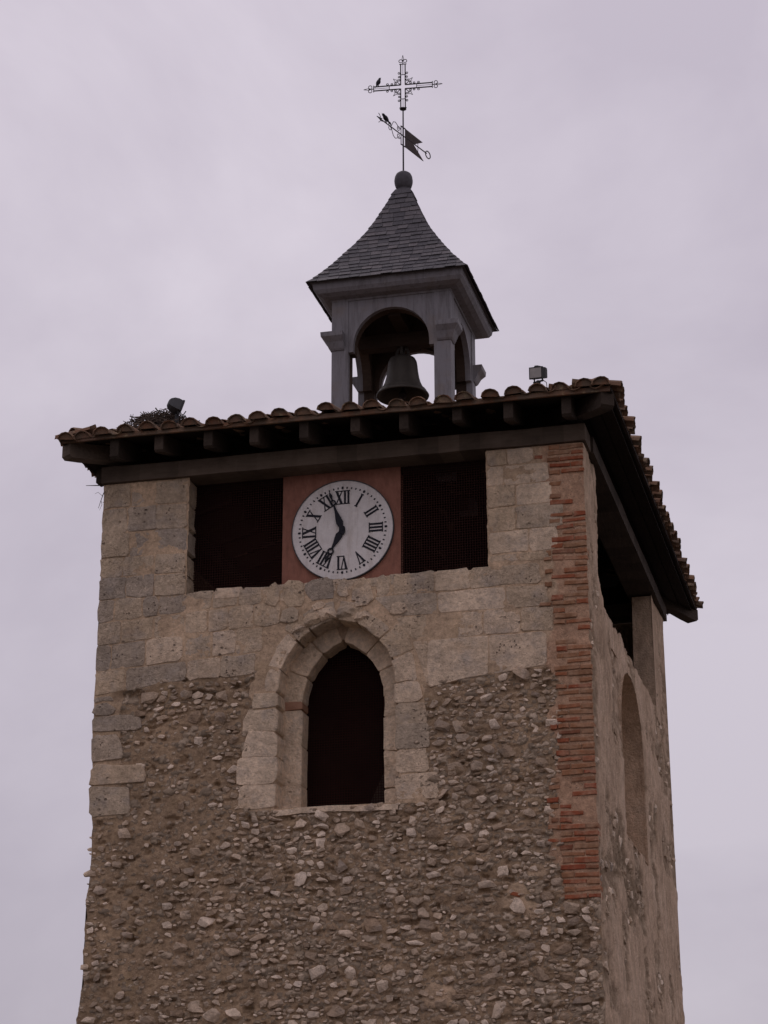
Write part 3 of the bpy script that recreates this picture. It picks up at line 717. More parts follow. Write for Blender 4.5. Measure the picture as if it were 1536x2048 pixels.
m = MB(); m.hexa([(2.9, 1.2, 6.65), (3.05, 1.2, 6.65), (3.05, 1.45, 6.65), (2.9, 1.45, 6.65), (3.7, 2.2, 9.14), (3.85, 2.2, 9.14), (3.85, 2.45, 9.14), (3.7, 2.45, 9.14)]); part('stair_string', m, 'beam_wood', tower)
m = MB(); m.box((2.235, .28, 9.42), (3.715, .40, 11.02)); panel = part('clock_panel', m, 'clock_panel', tower)
m = MB(); m.box((1.09, .32, 10.93), (4.85, .42, 11.03)); part('lintel', m, 'deck_wood', tower)

# --- timbers under the eaves
EF, EL, ER, EB = .61, .33, .42, .86                    # overhangs: front, left, right, back
X0, X1, Y0, Y1 = -EL, TW+ER, -EF, TD+EB; SLOPE = .25; ZE = 11.365   # underside of the boarding at the eave edge
def wavy_beam(p0, p1, hw, z0, z1, axis, n=14, seed=0):
    m = MB(); k = 6
    for i in range(n):
        def sec(t):
            j1, j2, j3 = f1(t*9, seed)*.012, f1(t*9, seed+5)*.012, f1(t*9, seed+9)*.014
            c = [p0[q]+(p1[q]-p0[q])*t for q in (0, 1)]
            if axis == 'x': return [(c[0], c[1]-hw+j1, z0+j2), (c[0], c[1]+hw, z0+j2), (c[0], c[1]+hw, z1+j3), (c[0], c[1]-hw+j1*.5, z1+j3)]
            return [(c[0]-hw+j1, c[1], z0+j2), (c[0]+hw, c[1], z0+j2), (c[0]+hw-j1*.5, c[1], z1+j3), (c[0]-hw, c[1], z1+j3)]
        a, b_ = sec(i/n), sec((i+1)/n)
        m.add(a+b_, [(0, 1, 5, 4), (1, 2, 6, 5), (2, 3, 7, 6), (3, 0, 4, 7)]+([(3, 2, 1, 0)] if i == 0 else [])+([(4, 5, 6, 7)] if i == n-1 else []))
    return m
part('beam', wavy_beam((-.02, .16), (6.03, .16), .215, 11.008, 11.215, 'x', 24, 3), 'beam_wood', tower)
part('beam', wavy_beam((5.86, .39), (5.86, 7.6), .20, 11.012, 11.21, 'y', 20, 23), 'rafter_wood', tower)
part('beam', wavy_beam((.18, .39), (.18, 7.6), .20, 11.012, 11.21, 'y', 10, 33), 'rafter_wood', tower)
part('beam', wavy_beam((.4, 7.4), (5.6, 7.4), .20, 11.012, 11.21, 'x', 10, 43), 'beam_wood', tower)
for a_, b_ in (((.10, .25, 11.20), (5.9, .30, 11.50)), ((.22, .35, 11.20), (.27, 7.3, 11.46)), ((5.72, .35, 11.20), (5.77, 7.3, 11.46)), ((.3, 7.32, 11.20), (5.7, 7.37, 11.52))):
    m = MB(); m.box(a_, b_); part('light_stop_board', m, 'deck_wood', tower)      # added boards that stop daylight leaking in between wall plate and roof
roof = None
def deck_z(x, y): return ZE+SLOPE*min(x-X0, X1-x, y-Y0, Y1-y)
# boarding of the hipped roof
m = MB(); hw_ = (X1-X0)/2; zr_ = ZE+SLOPE*hw_; ra, rb = ((X0+X1)/2, Y0+hw_), ((X0+X1)/2, Y1-hw_)
for dzz in (0, .03):
    m.v += [(X0, Y0, ZE+dzz), (X1, Y0, ZE+dzz), (X1, Y1, ZE+dzz), (X0, Y1, ZE+dzz), (*ra, zr_+dzz), (*rb, zr_+dzz)]
fs = [(0, 1, 4), (1, 2, 5, 4), (2, 3, 5), (3, 0, 4, 5)]
m.f = fs+[tuple(i+6 for i in f)[::-1] for f in fs]+[(0, 1, 7, 6), (1, 2, 8, 7), (2, 3, 9, 8), (3, 0, 6, 9)]
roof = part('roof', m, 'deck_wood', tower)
def rafter(x, y, dx, dy, ln, parent=tower, w=.056, dp=.225):
    m = MB(); px, py = -dy, dx; rj = random.uniform(-.02, .02); dd = dp*random.uniform(.85, 1.15)
    def P(t, s, b_):
        X, Y = x+dx*t+px*s*w, y+dy*t+py*s*w; z_ = ZE+SLOPE*(.03+t)-.004
        return (X, Y, z_-(dd*b_))
    t0 = .02+random.uniform(0, .04)
    secs = [(t0, .86), (t0+.03, 1), (t0+.16, 1), (ln, .8)]
    for t, bb_ in secs: m.v += [P(t, -1, bb_), P(t, 1, bb_), P(t, 1, 0), P(t, -1, 0)]
    for i in range(3): o = i*4; m.f += [(o, o+1, o+5, o+4), (o+1, o+2, o+6, o+5), (o+2, o+3, o+7, o+6), (o+3, o, o+4, o+7)]
    m.f += [(3, 2, 1, 0), (12, 13, 14, 15)]
    return part('rafter', m, 'rafter_wood', roof)
for i, px_ in enumerate((235, 325, 425, 515, 615, 715, 808, 910, 1007, 1115)):
    x = .33+(px_-235)*.00632; rafter(x, Y0+.03, 0, 1, min(1.5, .5+min(x-X0, X1-x)))
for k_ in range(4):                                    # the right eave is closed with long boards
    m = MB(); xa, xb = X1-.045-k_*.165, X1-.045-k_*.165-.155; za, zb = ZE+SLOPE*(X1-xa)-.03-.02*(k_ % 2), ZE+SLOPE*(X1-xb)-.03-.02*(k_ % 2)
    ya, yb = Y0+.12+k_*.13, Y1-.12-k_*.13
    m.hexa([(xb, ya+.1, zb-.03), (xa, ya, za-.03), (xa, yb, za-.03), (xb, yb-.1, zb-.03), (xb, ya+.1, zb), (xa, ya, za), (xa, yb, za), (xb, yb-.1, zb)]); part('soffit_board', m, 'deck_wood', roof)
for i in range(0): rafter(X1-.03, .45+i*.6, -1, 0, min(1.4, .55+min(.45+i*.6+EF, TD-.45-i*.6+EB)*.8))
for i in range(12): rafter(X0+.03, .45+i*.6, 1, 0, min(1.2, .55+min(.45+i*.6+EF, TD-.45-i*.6+EB)*.8))
for i in range(9): rafter(.6+i*.6, Y1-.03, 0, -1, .9)
for cx, cy, sx, sy in ((X0, Y0, 1, 1), (X1, Y0, -1, 1), (X1, Y1, -1, -1), (X0, Y1, 1, -1)):     # hip timbers at the corners
    m = MB(); w = .085
    qx, qy = (EL if sx > 0 else ER)+.35, (EF if sy > 0 else EB)+.35
    ln = math.hypot(qx, qy); ux, uy = sx*qx/ln, sy*qy/ln; vx, vy = -uy, ux
    def P(t, s, d): return (cx+ux*t+vx*s*w, cy+uy*t+vy*s*w, ZE+SLOPE*t*.70-.012-d)
    for t, d in ((.06, .15), (.10, .19), (.3, .2), (ln, .2)): m.v += [P(t, -1, d), P(t, 1, d), P(t, 1, 0), P(t, -1, 0)]
    for i in range(3): o = i*4; m.f += [(o, o+1, o+5, o+4), (o+1, o+2, o+6, o+5), (o+2, o+3, o+7, o+6), (o+3, o, o+4, o+7)]
    m.f += [(3, 2, 1, 0), (12, 13, 14, 15)]; part('hip_rafter', m, 'beam_wood' if cy < 0 and cx < 0 else 'rafter_wood', roof)
for a, b_, ax in (((X0, Y0+.0), (X1, Y0), 'x'), ((X1, Y0), (X1, Y1), 'y'), ((X0, Y0), (X0, Y1), 'y')):   # eave board under the tile ends
    part('eave_board', wavy_beam(a, b_, .016, ZE-.008, ZE+.05, ax, 26, int(abs(a[0]*7)+b_[0])), 'roof_tile' if ax == 'x' else 'deck_wood', roof)

# --- clay tiles
def tile_mesh(seed, cover=True, plug=False):
    r0 = random.Random(seed); m = MB(); n = 6; ln = .46; ra_, rb_ = (.112, .092) if cover else (.088, .104); th = .014
    for j, (t, r_) in enumerate(((0, ra_), (ln, rb_))):
        for rr in (r_, r_-th):
            for k in range(n+1):
                a = math.pi*k/n; sgn = 1 if cover else -1
                m.v.append((rr*math.cos(a), t+(r0.uniform(-.012, .012) if j == 0 else 0), sgn*rr*math.sin(a)*.82))
    o = n+1
    for k in range(n):
        m.f += [(k, k+1, 2*o+k+1, 2*o+k), (o+k, 3*o+k, 3*o+k+1, o+k+1), (k, o+k, o+k+1, k+1)]
    m.f += [(0, 2*o, 3*o, o), (n, o+n, 3*o+n, 2*o+n)]
    if cover and plug:                                     # mortar packed into the open end
        q = len(m.v); m.v += [((ra_-th-.003)*math.cos(math.pi*k/n), .03, (ra_-th-.003)*math.sin(math.pi*k/n)*.82) for k in range(n+1)]; m.f.append(tuple(range(q, q+n+1)))
    return mesh_of(m, 'roof_tile', 'roof_tile', False, False)[0]
COV = [tile_mesh(s) for s in range(8)]; COVP = [tile_mesh(s, True, True) for s in range(8)]; PAN = [tile_mesh(s+40, False) for s in range(5)]
SIDES = [((X0, Y0), (1, 0), (0, 1), X1-X0), ((X1, Y0), (0, 1), (-1, 0), Y1-Y0), ((X0, Y1), (0, -1), (1, 0), Y1-Y0), ((X1, Y1), (-1, 0), (0, -1), X1-X0)]
field = MB(); nt_ = 0
for si, ((ox, oy), (ux, uy), (vx, vy), ln) in enumerate(SIDES):
    nn = int(round(ln/.287)); sp = ln/nn
    ang = math.atan2(vy, vx)-math.pi/2
    for row in range(9):
        for i in range(nn+1):
            for kind in (0, 1):
                s = (i+(.5 if kind else 0))*sp+random.uniform(-.018, .018)
                t = row*.36-(.085 if kind == 0 else .035)+random.uniform(-.045, .025)
                if s > ln-.02: 
                    if kind or row: continue
                lim_ = min(s, ln-s)
                if row and (t > lim_-.10 or t > hw_-.4): continue
                if row == 0 and kind == 0 and i in (0, nn): s = min(max(s, .09), ln-.09)
                if si == 1 and row == 0 and i in (8,) and kind == 0: continue               # one cover tile has slipped away
                x, y = ox+ux*s+vx*t, oy+uy*s+vy*t
                z_ = ZE+.03+SLOPE*t+(.030 if kind == 0 else .078)+random.uniform(-.014, .018)+.012*math.sin(s*2.3+si)-(.035*max(0, 1-s) if si == 0 else 0)
                tilt = math.atan(SLOPE)-(.05 if kind == 0 else .04); rot = (tilt+random.uniform(-.025, .025), random.uniform(-.10, .10), ang+random.uniform(-.09, .09))
                me = random.choice((COVP if si == 0 and row == 0 else COV) if kind == 0 else PAN)
                if row == 0 and si in (0, 1, 2):
                    place('roof_tile', me, (x, y, z_), roof, rot=rot)
                else:
                    from mathutils import Euler
                    mt_ = Matrix.Translation((x, y, z_)) @ Euler(rot).to_matrix().to_4x4()
                    field.add([mt_ @ v.co for v in me.vertices], [tuple(p_.vertices) for p_ in me.polygons])
part('tile_field', field, 'roof_tile', roof, kind='stuff')
for (x, y), (dx, dy) in (((X0, Y0), (1, 1)), ((X1, Y0), (-1, 1)), ((X1, Y1), (-1, -1)), ((X0, Y1), (1, -1))):
    for i in range(9):
        t = .09+i*.36; me = random.choice(COV)
        if t > hw_-.3: break
        place('hip_tile', me, (x+dx*t, y+dy*t, ZE+.10+SLOPE*t), roof, rot=(math.atan(SLOPE*.7)-.03, random.uniform(-.06, .06), math.atan2(dy, dx)-math.pi/2+random.uniform(-.05, .05)), scale=(1.1, 1.1, 1.1))

# ------------------------------------------------------------------ clock
DC = Vector((2.998, .252, 10.245)); DR = .637
clock = thing('clock', 'round white clock dial with black roman numerals on salmon panel', 'clock', (DC.x, .28, DC.z-DR))
def dial_map(y): return lambda u, v: (DC.x+u, y, DC.z+v)
circ = [(DR*math.cos(2*math.pi*k/72), DR*math.sin(2*math.pi*k/72)) for k in range(72)]
m = MB(); m.prism([(x*.992, z_*.992) for x, z_ in circ], dial_map(.252), dial_map(.279)); part('dial', m, 'dial', clock)
m = MB()
for k in range(72):
    a, b_ = 2*math.pi*k/72, 2*math.pi*(k+1)/72; p = []
    for (r_, y) in ((DR*.988, .2445), (DR*1.006, .2445), (DR*1.006, .2785), (DR*.988, .2515)):
        p.append([(DC.x+r_*math.cos(q), y, DC.z+r_*math.sin(q)) for q in (a, b_)])
    for i in range(3): m.add([p[i][0], p[i][1], p[i+1][1], p[i+1][0]], [(0, 1, 2, 3)])
part('rim', m, 'lamp_grey', clock)
def bar(m, p, q, w, y0=.2465, y1=.2515, w2=None, fn=None):
    p, q = Vector(p), Vector(q); d = (q-p).normalized(); nrm = Vector((-d.y, d.x)); w2 = w2 or w
    poly = [p-nrm*w/2, q-nrm*w2/2, q+nrm*w2/2, p+nrm*w/2]
    poly = [tuple(fn(v)) if fn else tuple(v) for v in poly]; m.prism(poly, dial_map(y0), dial_map(y1))
NUM = ['XII', 'I', 'II', 'III', 'IIII', 'V', 'VI', 'VII', 'VIII', 'IX', 'X', 'XI']
RA, RB = .335, .500; Hn = RB-RA
for i, s in enumerate(NUM):
    th = R(30*i); c, sn = math.cos(th), math.sin(th)
    fn = lambda v: (v.x*c+v.y*sn, -v.x*sn+v.y*c)
    wd_ = {'I': .043, 'V': .098, 'X': .104}; tot = sum(wd_[q] for q in s); x = -tot/2; m = MB(); lv = 0
    for q in s:
        w = wd_[q]; a, b_ = x+.008, x+w-.008; mid = x+w/2
        off = lambda: .0
        if q == 'I': bar(m, (mid, RA), (mid, RB), .024, fn=fn)
        elif q == 'V': bar(m, (mid+.004, RA), (a+.012, RB), .012, w2=.030, y0=.2460, fn=fn); bar(m, (mid, RA), (b_-.008, RB), .012, y0=.2466, fn=fn)
        else: bar(m, (b_-.012, RA), (a+.012, RB), .028, y0=.2460, fn=fn); bar(m, (a+.008, RA), (b_-.008, RB), .012, y0=.2466, fn=fn)
        x += w
    bar(m, (-tot/2+.002, RB), (tot/2-.002, RB), .011, y0=.2455, fn=fn); 
    if s[-1] != 'V': bar(m, (-tot/2+(.045 if s[0] == 'V' else .0), RA), (tot/2-.002, RA), .011, y0=.2455, fn=fn)
    part('numeral', m, 'black_paint', clock)
m = MB()
for i in range(60):
    th = R(6*i); c, sn = math.cos(th), math.sin(th); fn = lambda v: (v.x*c+v.y*sn, -v.x*sn+v.y*c)
    if i % 5: bar(m, (0, .528), (0, .551), .0145, fn=fn)
    else: bar(m, (0, .524), (0, .540), .018, w2=.030, fn=fn); bar(m, (0, .5402), (0, .558), .030, w2=.018, fn=fn)
part('minute_track', m, 'black_paint', clock, kind='stuff')
def hand(name, deg, half, y):
    th = R(deg); c, sn = math.cos(th), math.sin(th); fn = lambda u, v: (u*c+v*sn, -u*sn+v*c)
    m = MB(); F0, F1_ = dial_map(y), dial_map(y+.012)
    rest = half[-1]; body, ring_r, ring_at, tip = half
    pl = [(-w, t) for t, w in body]+[(w, t) for t, w in body[::-1]]; m.prism([fn(*p) for p in pl], F0, F1_)
    k = 18
    for j in range(k):
        a, b_ = 2*math.pi*j/k, 2*math.pi*(j+1)/k; ri = ring_r*.58
        m.prism([fn(ri*math.cos(a), ring_at+ri*math.sin(a)), fn(ring_r*math.cos(a), ring_at+ring_r*math.sin(a)), fn(ring_r*math.cos(b_), ring_at+ring_r*math.sin(b_)), fn(ri*math.cos(b_), ring_at+ri*math.sin(b_))], F0, F1_)
    pl = [(-w, t) for t, w in tip]+[(w, t) for t, w in tip[::-1]]; m.prism([fn(*p) for p in pl], F0, F1_)
    return part(name, m, 'black_paint', clock)
hand('minute_hand', -18, ([(-.07, .006), (-.03, .034), (.0, .036), (.035, .026), (.09, .044), (.15, .036), (.24, .018), (.31, .011), (.332, .011)], .038, .365, [(.398, .012), (.43, .009), (.455, .020), (.475, .016), (.515, .002)]), .218)
hand('hour_hand', 208.5, ([(-.05, .006), (-.02, .034), (.0, .036), (.035, .026), (.08, .044), (.13, .036), (.20, .020), (.25, .013), (.262, .013)], .042, .30, [(.338, .014), (.365, .010), (.39, .024), (.405, .018), (.45, .002)]), .232)
m = MB(); m.tube([(DC.x, .252, DC.z), (DC.x, .212, DC.z)], .026, 14); part('hub', m, 'black_paint', clock)

# ------------------------------------------------------------------ bell turret
BX, BY, BH = 2.955, 3.757, .845; TOPZ = 14.60
tur = thing('bell_turret', 'grey metal clad bell turret with arches and pointed slate roof', 'bell turret', (BX, BY, 12.2))
PW = .235
for sx in (-1, 1):
    for sy in (-1, 1):
        m = MB(); xa, xb = sorted((BX+sx*BH, BX+sx*(BH-PW))); ya, yb = sorted((BY+sy*BH, BY+sy*(BH-PW)))
        m.box((xa, ya, 11.85), (xb, yb, TOPZ)); p = part('pier', m, 'zinc', tur)
        m = MB(); ia, ib = sorted((BX+sx*(BH-PW-.004), BX+sx*(BH-.09))); ja, jb = sorted((BY+sy*(BH-PW-.004), BY+sy*(BH-.09))); m.box((ia, ja, 11.86), (ib, jb, TOPZ-.01)); part('inner_post', m, 'yoke_wood', tur)
        m = MB(); lv = []
        for z_, o, i_ in ((13.835, .012, -.05), (13.86, .03, -.05), (13.95, .07, -.05), (14.02, .125, -.05), (14.085, .13, -.05)):
            x0, x1 = (xa-o, xb+i_) if sx < 0 else (xa-i_, xb+o); y0, y1 = (ya-o, yb+i_) if sy < 0 else (ya-i_, yb+o)
            lv.append([(x0, y0, z_), (x1, y0, z_), (x1, y1, z_), (x0, y1, z_)])
        for q in lv: m.v += q
        for i in range(4):
            for k in range(4): m.f.append((i*4+k, i*4+(k+1) % 4, i*4+(k+1) % 4+4, i*4+k+4))
        m.f += [(3, 2, 1, 0), (16, 17, 18, 19)]; part('impost', m, 'zinc', tur)
ar, ac = .54, 13.885; inner = BH-PW
for si in range(4):
    m = MB(); n = 20
    prof = [(-inner-.002, 13.80)]+[(-ar*math.cos(math.pi*k/n), ac+ar*math.sin(math.pi*k/n)) for k in range(n+1)]+[(inner+.002, 13.80)]
    prof[0:1] = [(-inner-.002, 13.80), (-ar, 13.80)]; prof[-1:] = [(ar, 13.80), (inner+.002, 13.80)]
    def W(u, d, z_):
        y = -BH+d; return [(BX+u, BY+y, z_), (BX-y, BY+u, z_), (BX-u, BY-y, z_), (BX+y, BY-u, z_)][si]
    k = len(prof)
    for d in (.012, .20): m.v += [W(u, d, z_) for u, z_ in prof]+[W(u, d, TOPZ) for u, z_ in prof]
    for i in range(k-1):
        m.f += [(i, i+1, k+i+1, k+i), (2*k+i, 3*k+i, 3*k+i+1, 2*k+i+1), (i, 2*k+i, 2*k+i+1, i+1)]
    part('arch_panel', m, 'zinc', tur)
    m = MB()
    for d in (.09, .215): m.v += [W(u*.994, d, z_-.005) for u, z_ in prof]+[W(u*.994, d, TOPZ-.02) for u, z_ in prof]
    for i in range(k-1):
        m.f += [(i, i+1, k+i+1, k+i), (2*k+i, 3*k+i, 3*k+i+1, 2*k+i+1), (i, 2*k+i, 2*k+i+1, i+1)]
    part('arch_lining', m, 'yoke_wood', tur)
m = MB(); m.squares([(BH+.004, 14.575), (BH+.012, 14.60), (.885, 14.605), (.95, 14.615), (1.02, 14.65), (1.055, 14.70), (1.066, 14.755), (1.066, 14.80)], (BX, BY)); part('cornice', m, 'zinc', tur)
PROF = [(1.112, 14.80), (.983, 14.975), (.853, 15.15), (.705, 15.385), (.58, 15.585), (.468, 15.777), (.385, 15.95), (.328, 16.08), (.222, 16.33), (.135, 16.56), (.105, 16.64)]
m = MB(); m.squares([(b_-.012, z_) for b_, z_ in PROF], (BX, BY)); spire = part('spire', m, 'slate', tur)
# slates course by course
cum = [0]
for (a, za), (b_, zb) in zip(PROF[:-1], PROF[1:]): cum.append(cum[-1]+math.hypot(a-b_, zb-za))
def at(s):
    s = max(0, min(cum[-1], s)); return float(np.interp(s, cum, [p[0] for p in PROF])), float(np.interp(s, cum, [p[1] for p in PROF]))
NC = 21; stepc = cum[-1]/NC; field = MB(); ns = 0
for si in range(4):
    for c in range(NC):
        b0, z0 = at(c*stepc-.012); b1, z1 = at((c+1)*stepc+.022); b0 += .004
        if c == 0: b0 += .022; z0 -= .012
        nn = max(2, round(2*b0/.150)); w = 2*b0/nn; off = (c % 2)*.5
        edges = [-b0]+[-b0+(i+off)*w+random.uniform(-.012, .012) for i in range(0 if off else 1, nn)]+[b0]
        for a, e in zip(edges[:-1], edges[1:]):
            lift = .012+random.uniform(0, .006); sag = random.uniform(-.007, .007)
            def Wd(u, bb_, z_, o): 
                y = -(bb_+o); return [(BX+u, BY+y, z_), (BX-y, BY+u, z_), (BX-u, BY-y, z_), (BX+y, BY-u, z_)][si]
            ga = .003
            ta, te = max(-b1, min(b1, a)), max(-b1, min(b1, e))
            if te-ta < .004: ta -= .002; te += .002
            a_, e_ = a+ga*(a > -b0), e-ga*(e < b0)
            p = [Wd(a_, b0, z0+sag, lift-.010), Wd(e_, b0, z0+sag, lift-.010), Wd(te, b1, z1, -.002), Wd(ta, b1, z1, -.002),
                 Wd(a_, b0, z0+sag+.004, lift), Wd(e_, b0, z0+sag+.004, lift), Wd(te, b1, z1+.002, .003), Wd(ta, b1, z1+.002, .003)]
            m = MB(); m.hexa(p)
            if si < 2 and ns < 300: part('slate', m, 'slate', spire); ns += 1
            else: field.add(m.v, m.f)
part('slate_field', field, 'slate', spire, kind='stuff')
m = MB(); m.lathe([(.105, 16.60), (.10, 16.66), (.085, 16.675), (.10, 16.69), (.118, 16.72), (.132, 16.77), (.136, 16.82), (.128, 16.88), (.108, 16.925), (.07, 16.955), (.02, 16.968)], (BX-.008, BY, 0), 24); part('ball_finial', m, 'slate', tur, True)
m = MB(); m.box((BX-BH+.2, BY-.09, 14.16), (BX+BH-.2, BY+.09, 14.36)); m.box((BX-.09, BY-BH+.2, 14.37), (BX+.09, BY+BH-.2, 14.52)); part('yoke_beam', m, 'yoke_wood', tur)
m = MB(); m.box((BX-BH+.21, BY-BH+.21, 14.53), (BX+BH-.21, BY+BH-.21, 14.57)); part('ceiling', m, 'deck_wood', tur)
bell = thing('bell', 'dark bronze bell hanging inside the turret', 'bell', (BX-.035, BY, 13.40))
bc = (BX-.035, BY, 0)
m = MB(); m.lathe([(.335, 13.425), (.365, 13.41), (.374, 13.43), (.352, 13.465), (.318, 13.505), (.284, 13.555), (.255, 13.62), (.234, 13.70), (.220, 13.79), (.211, 13.88), (.202, 13.94), (.18, 13.985), (.13, 14.015), (.06, 14.03), (.0, 14.03)], bc, 36, False, False)
m.lathe([(.335, 13.425), (.28, 13.50), (.23, 13.62), (.195, 13.85), (.15, 13.96), (.0, 13.97)], bc, 36, False, False); part('bell_body', m, 'bronze', bell, True)
m = MB(); m.lathe([(.330, 13.500), (.338, 13.490), (.334, 13.480)], bc, 36, False, False); part('moulding', m, 'bronze', bell, True)
m = MB()
for s in (-1, 1): m.tube([(bc[0]+s*.07, BY, 14.02), (bc[0]+s*.085, BY, 14.09), (bc[0]+s*.05, BY, 14.165)], .022, 8)
m.tube([(bc[0], BY-.06, 14.02), (bc[0], BY-.06, 14.165)], .02, 8); m.tube([(bc[0], BY+.06, 14.02), (bc[0], BY+.06, 14.165)], .02, 8); part('crown', m, 'bronze', bell)
m = MB(); m.tube([(bc[0], BY, 13.97), (bc[0], BY, 13.48)], .016, 8); m.lathe([(.0, 13.38), (.045, 13.40), (.06, 13.44), (.045, 13.48), (.016, 13.52)], bc, 14, False, False); part('clapper', m, 'iron', bell)

# ------------------------------------------------------------------ cross and weather vane
VX, VY = 2.945, 3.757
cr = thing('cross', 'ornate wrought iron cross with scrolls on a rod above the spire', 'cross', (VX, VY, 16.95))
m = MB(); m.tube([(VX, VY, 16.94), (VX, VY, 18.03)], .0125, 8, True, .010); part('rod', m, 'iron', cr)
ca, sa = math.cos(R(5.5)), math.sin(R(5.5)); CZ = 18.392
def CP(u, v): return (VX+u*ca, VY+u*sa, CZ+v)
GAP = .034
def curve(fn, n): return [fn(i/n) for i in range(n+1)]
def scroll(m, u, v, r_, a0, turn, dirn, rad=.0058):       # flat spiral in the plane of the cross
    pts = []
    for i in range(13):
        t = i/12; a = a0+dirn*turn*t; rr = r_*(1-.62*t)
        pts.append(CP(u+rr*math.cos(a), v+rr*math.sin(a)))
    m.tube(pts, rad, 5)
AX = [(1, 0), (0, 1), (-1, 0), (0, -1)]; LEN = [.44, .385, .44, .355]
for k, (ax, az) in enumerate(AX):
    def T(t, s): return (ax*t-az*s, az*t+ax*s)
    for s in (-1, 1):
        m = MB(); m.tube([CP(*T(GAP*1.0, s*GAP)), CP(*T(LEN[k], s*GAP))], .0098, 6); part('bar', m, 'iron', cr)
    m = MB(); m.tube([CP(*T(.205, -GAP)), CP(*T(.205, GAP))], .006, 6); part('collar', m, 'iron', cr)
    m = MB(); m.tube([CP(*T(LEN[k], -GAP-.02)), CP(*T(LEN[k], GAP+.02))], .0075, 6); part('collar', m, 'iron', cr)
    m = MB(); m.tube([CP(*T(.205, 0)), CP(*T(LEN[k], 0))], .0035, 5); part('inner_bar', m, 'iron', cr)
    if k != 3:
        m = MB(); e = LEN[k]; m.tube([CP(*T(e, 0)), CP(*T(e+.065, 0))], .0075, 6)
        d = [(e+.055, 0), (e+.085, .014), (e+.145, 0), (e+.085, -.014)]
        m.tube([CP(*T(*q)) for q in ((e+.06, 0), (e+.085, .013), (e+.15, 0))], .0045, 5); m.tube([CP(*T(*q)) for q in ((e+.06, 0), (e+.085, -.013), (e+.15, 0))], .0045, 5)
        part('spear_point', m, 'iron', cr)
        for s in (-1, 1):
            m = MB(); pts = [CP(*T(e+.035+.0, 0))]+[CP(*T(e+.052+.026*math.cos(a), s*(.034+.026*math.sin(a)))) for a in [R(-70)+R(300)*i/12 for i in range(13)]]
            m.tube(pts, .0058, 5); part('scroll', m, 'iron', cr)
    for s in (-1, 1):
        m = MB()
        for t, r_ in ((.11, .021), (.165, .019), (.235, .021)):
            u, v = T(t, s*(GAP+r_+.003)); base = math.atan2(az, ax)
            scroll(m, u, v, r_, base-s*math.pi/2, R(400), s*(1 if t < .2 else -1))
        part('scroll', m, 'iron', cr)
for k in range(4):
    a = math.pi/4+k*math.pi/2; c, s = math.cos(a), math.sin(a); m = MB(); g0 = GAP*1.414
    m.tube([CP(c*g0, s*g0), CP(c*.13, s*.13)], .0062, 6)
    for q in (-1, 1): m.tube([CP(c*.12, s*.12), CP(c*.15-q*s*.016, s*.15+q*c*.016), CP(c*.205, s*.205)], .0045, 5)
    for q in (-1, 1): m.tube([CP(c*.115, s*.115), CP(c*.145-q*s*.03, s*.145+q*c*.03), CP(c*.160-q*s*.032, s*.160+q*c*.032)], .0035, 5)
    part('ray', m, 'iron', cr)
m = MB(); m.lathe([(.012, 17.985), (.02, 18.0), (.05, 18.012), (.05, 18.024), (.014, 18.03)], (VX, VY, 0), 14); part('base_collar', m, 'iron', cr)

VA = R(68); vu = (math.cos(VA), math.sin(VA))
def VP(u, z_, o=0.): return (VX+vu[0]*u-vu[1]*o, VY+vu[1]*u+vu[0]*o, z_)
vane = thing('weather_vane', 'iron weather vane arrow with dark swallowtail flag below the cross', 'weather vane', (VX, VY, 17.40))
m = MB(); m.tube([VP(-.55, 17.585), VP(.60, 17.545)], .0085, 6); part('shaft', m, 'iron', vane)
m = MB(); m.prism([(-.66, 17.592), (-.52, 17.612), (-.55, 17.588), (-.52, 17.562)], lambda u, z_: VP(u, z_, .006), lambda u, z_: VP(u, z_, -.006)); 
for s in (-1, 1): m.tube([VP(-.60, 17.59), VP(-.565, 17.588+s*.03), VP(-.59, 17.588+s*.06), VP(-.615, 17.588+s*.075)], .005, 5)
part('arrow_head', m, 'iron', vane)
flag = [(.05, 17.707), (.497, 17.680), (.261, 17.540), (.515, 17.375), (.05, 17.403)]
m = MB(); m.prism(flag, lambda u, z_: VP(u, z_, .005), lambda u, z_: VP(u, z_, -.005)); part('flag', m, 'vane_sheet', vane)
m = MB()
for z_ in (17.705, 17.405): m.tube([VP(-.06, z_), VP(.055, z_)], .009, 6)
m.tube([VP(-.055, 17.705), VP(-.055, 17.405)], .007, 6); part('sleeve_frame', m, 'iron', vane)
m = MB(); m.tube([VP(.635+.062*math.cos(a), 17.535+.058*math.sin(a)) for a in [2*math.pi*i/20 for i in range(21)]], .0085, 6, False); part('ring', m, 'iron', vane)
m = MB(); m.tube([VP(.376, 17.67), VP(.374, 17.465)], .005, 5); part('stay', m, 'iron', vane)
for s in (-1, 1):
    m = MB(); pts = [VP(-.31, 17.578)]
    pts += [VP(-.31+.25*t, 17.572+s*(.135*math.sin(math.pi*min(1, t*1.0)**.8))) for t in (.25, .45, .65, .8)]
    for i in range(12):
        a = R(20)+i*R(30); rr = .05*(1-.06*i); pts.append(VP(-.115+rr*math.cos(a), 17.572+s*(.055+rr*math.sin(a))))
    m.tube(pts, .0055, 5); part('scroll', m, 'iron', vane)
for s in (-1, 1):
    m = MB(); m.tube([VP(-.30, 17.58)]+[VP(-.335+.03*math.cos(a), 17.578+s*(.035+.028*math.sin(a))) for a in [R(-60)+i*R(28) for i in range(11)]], .005, 5)
    part('scroll', m, 'iron', vane)

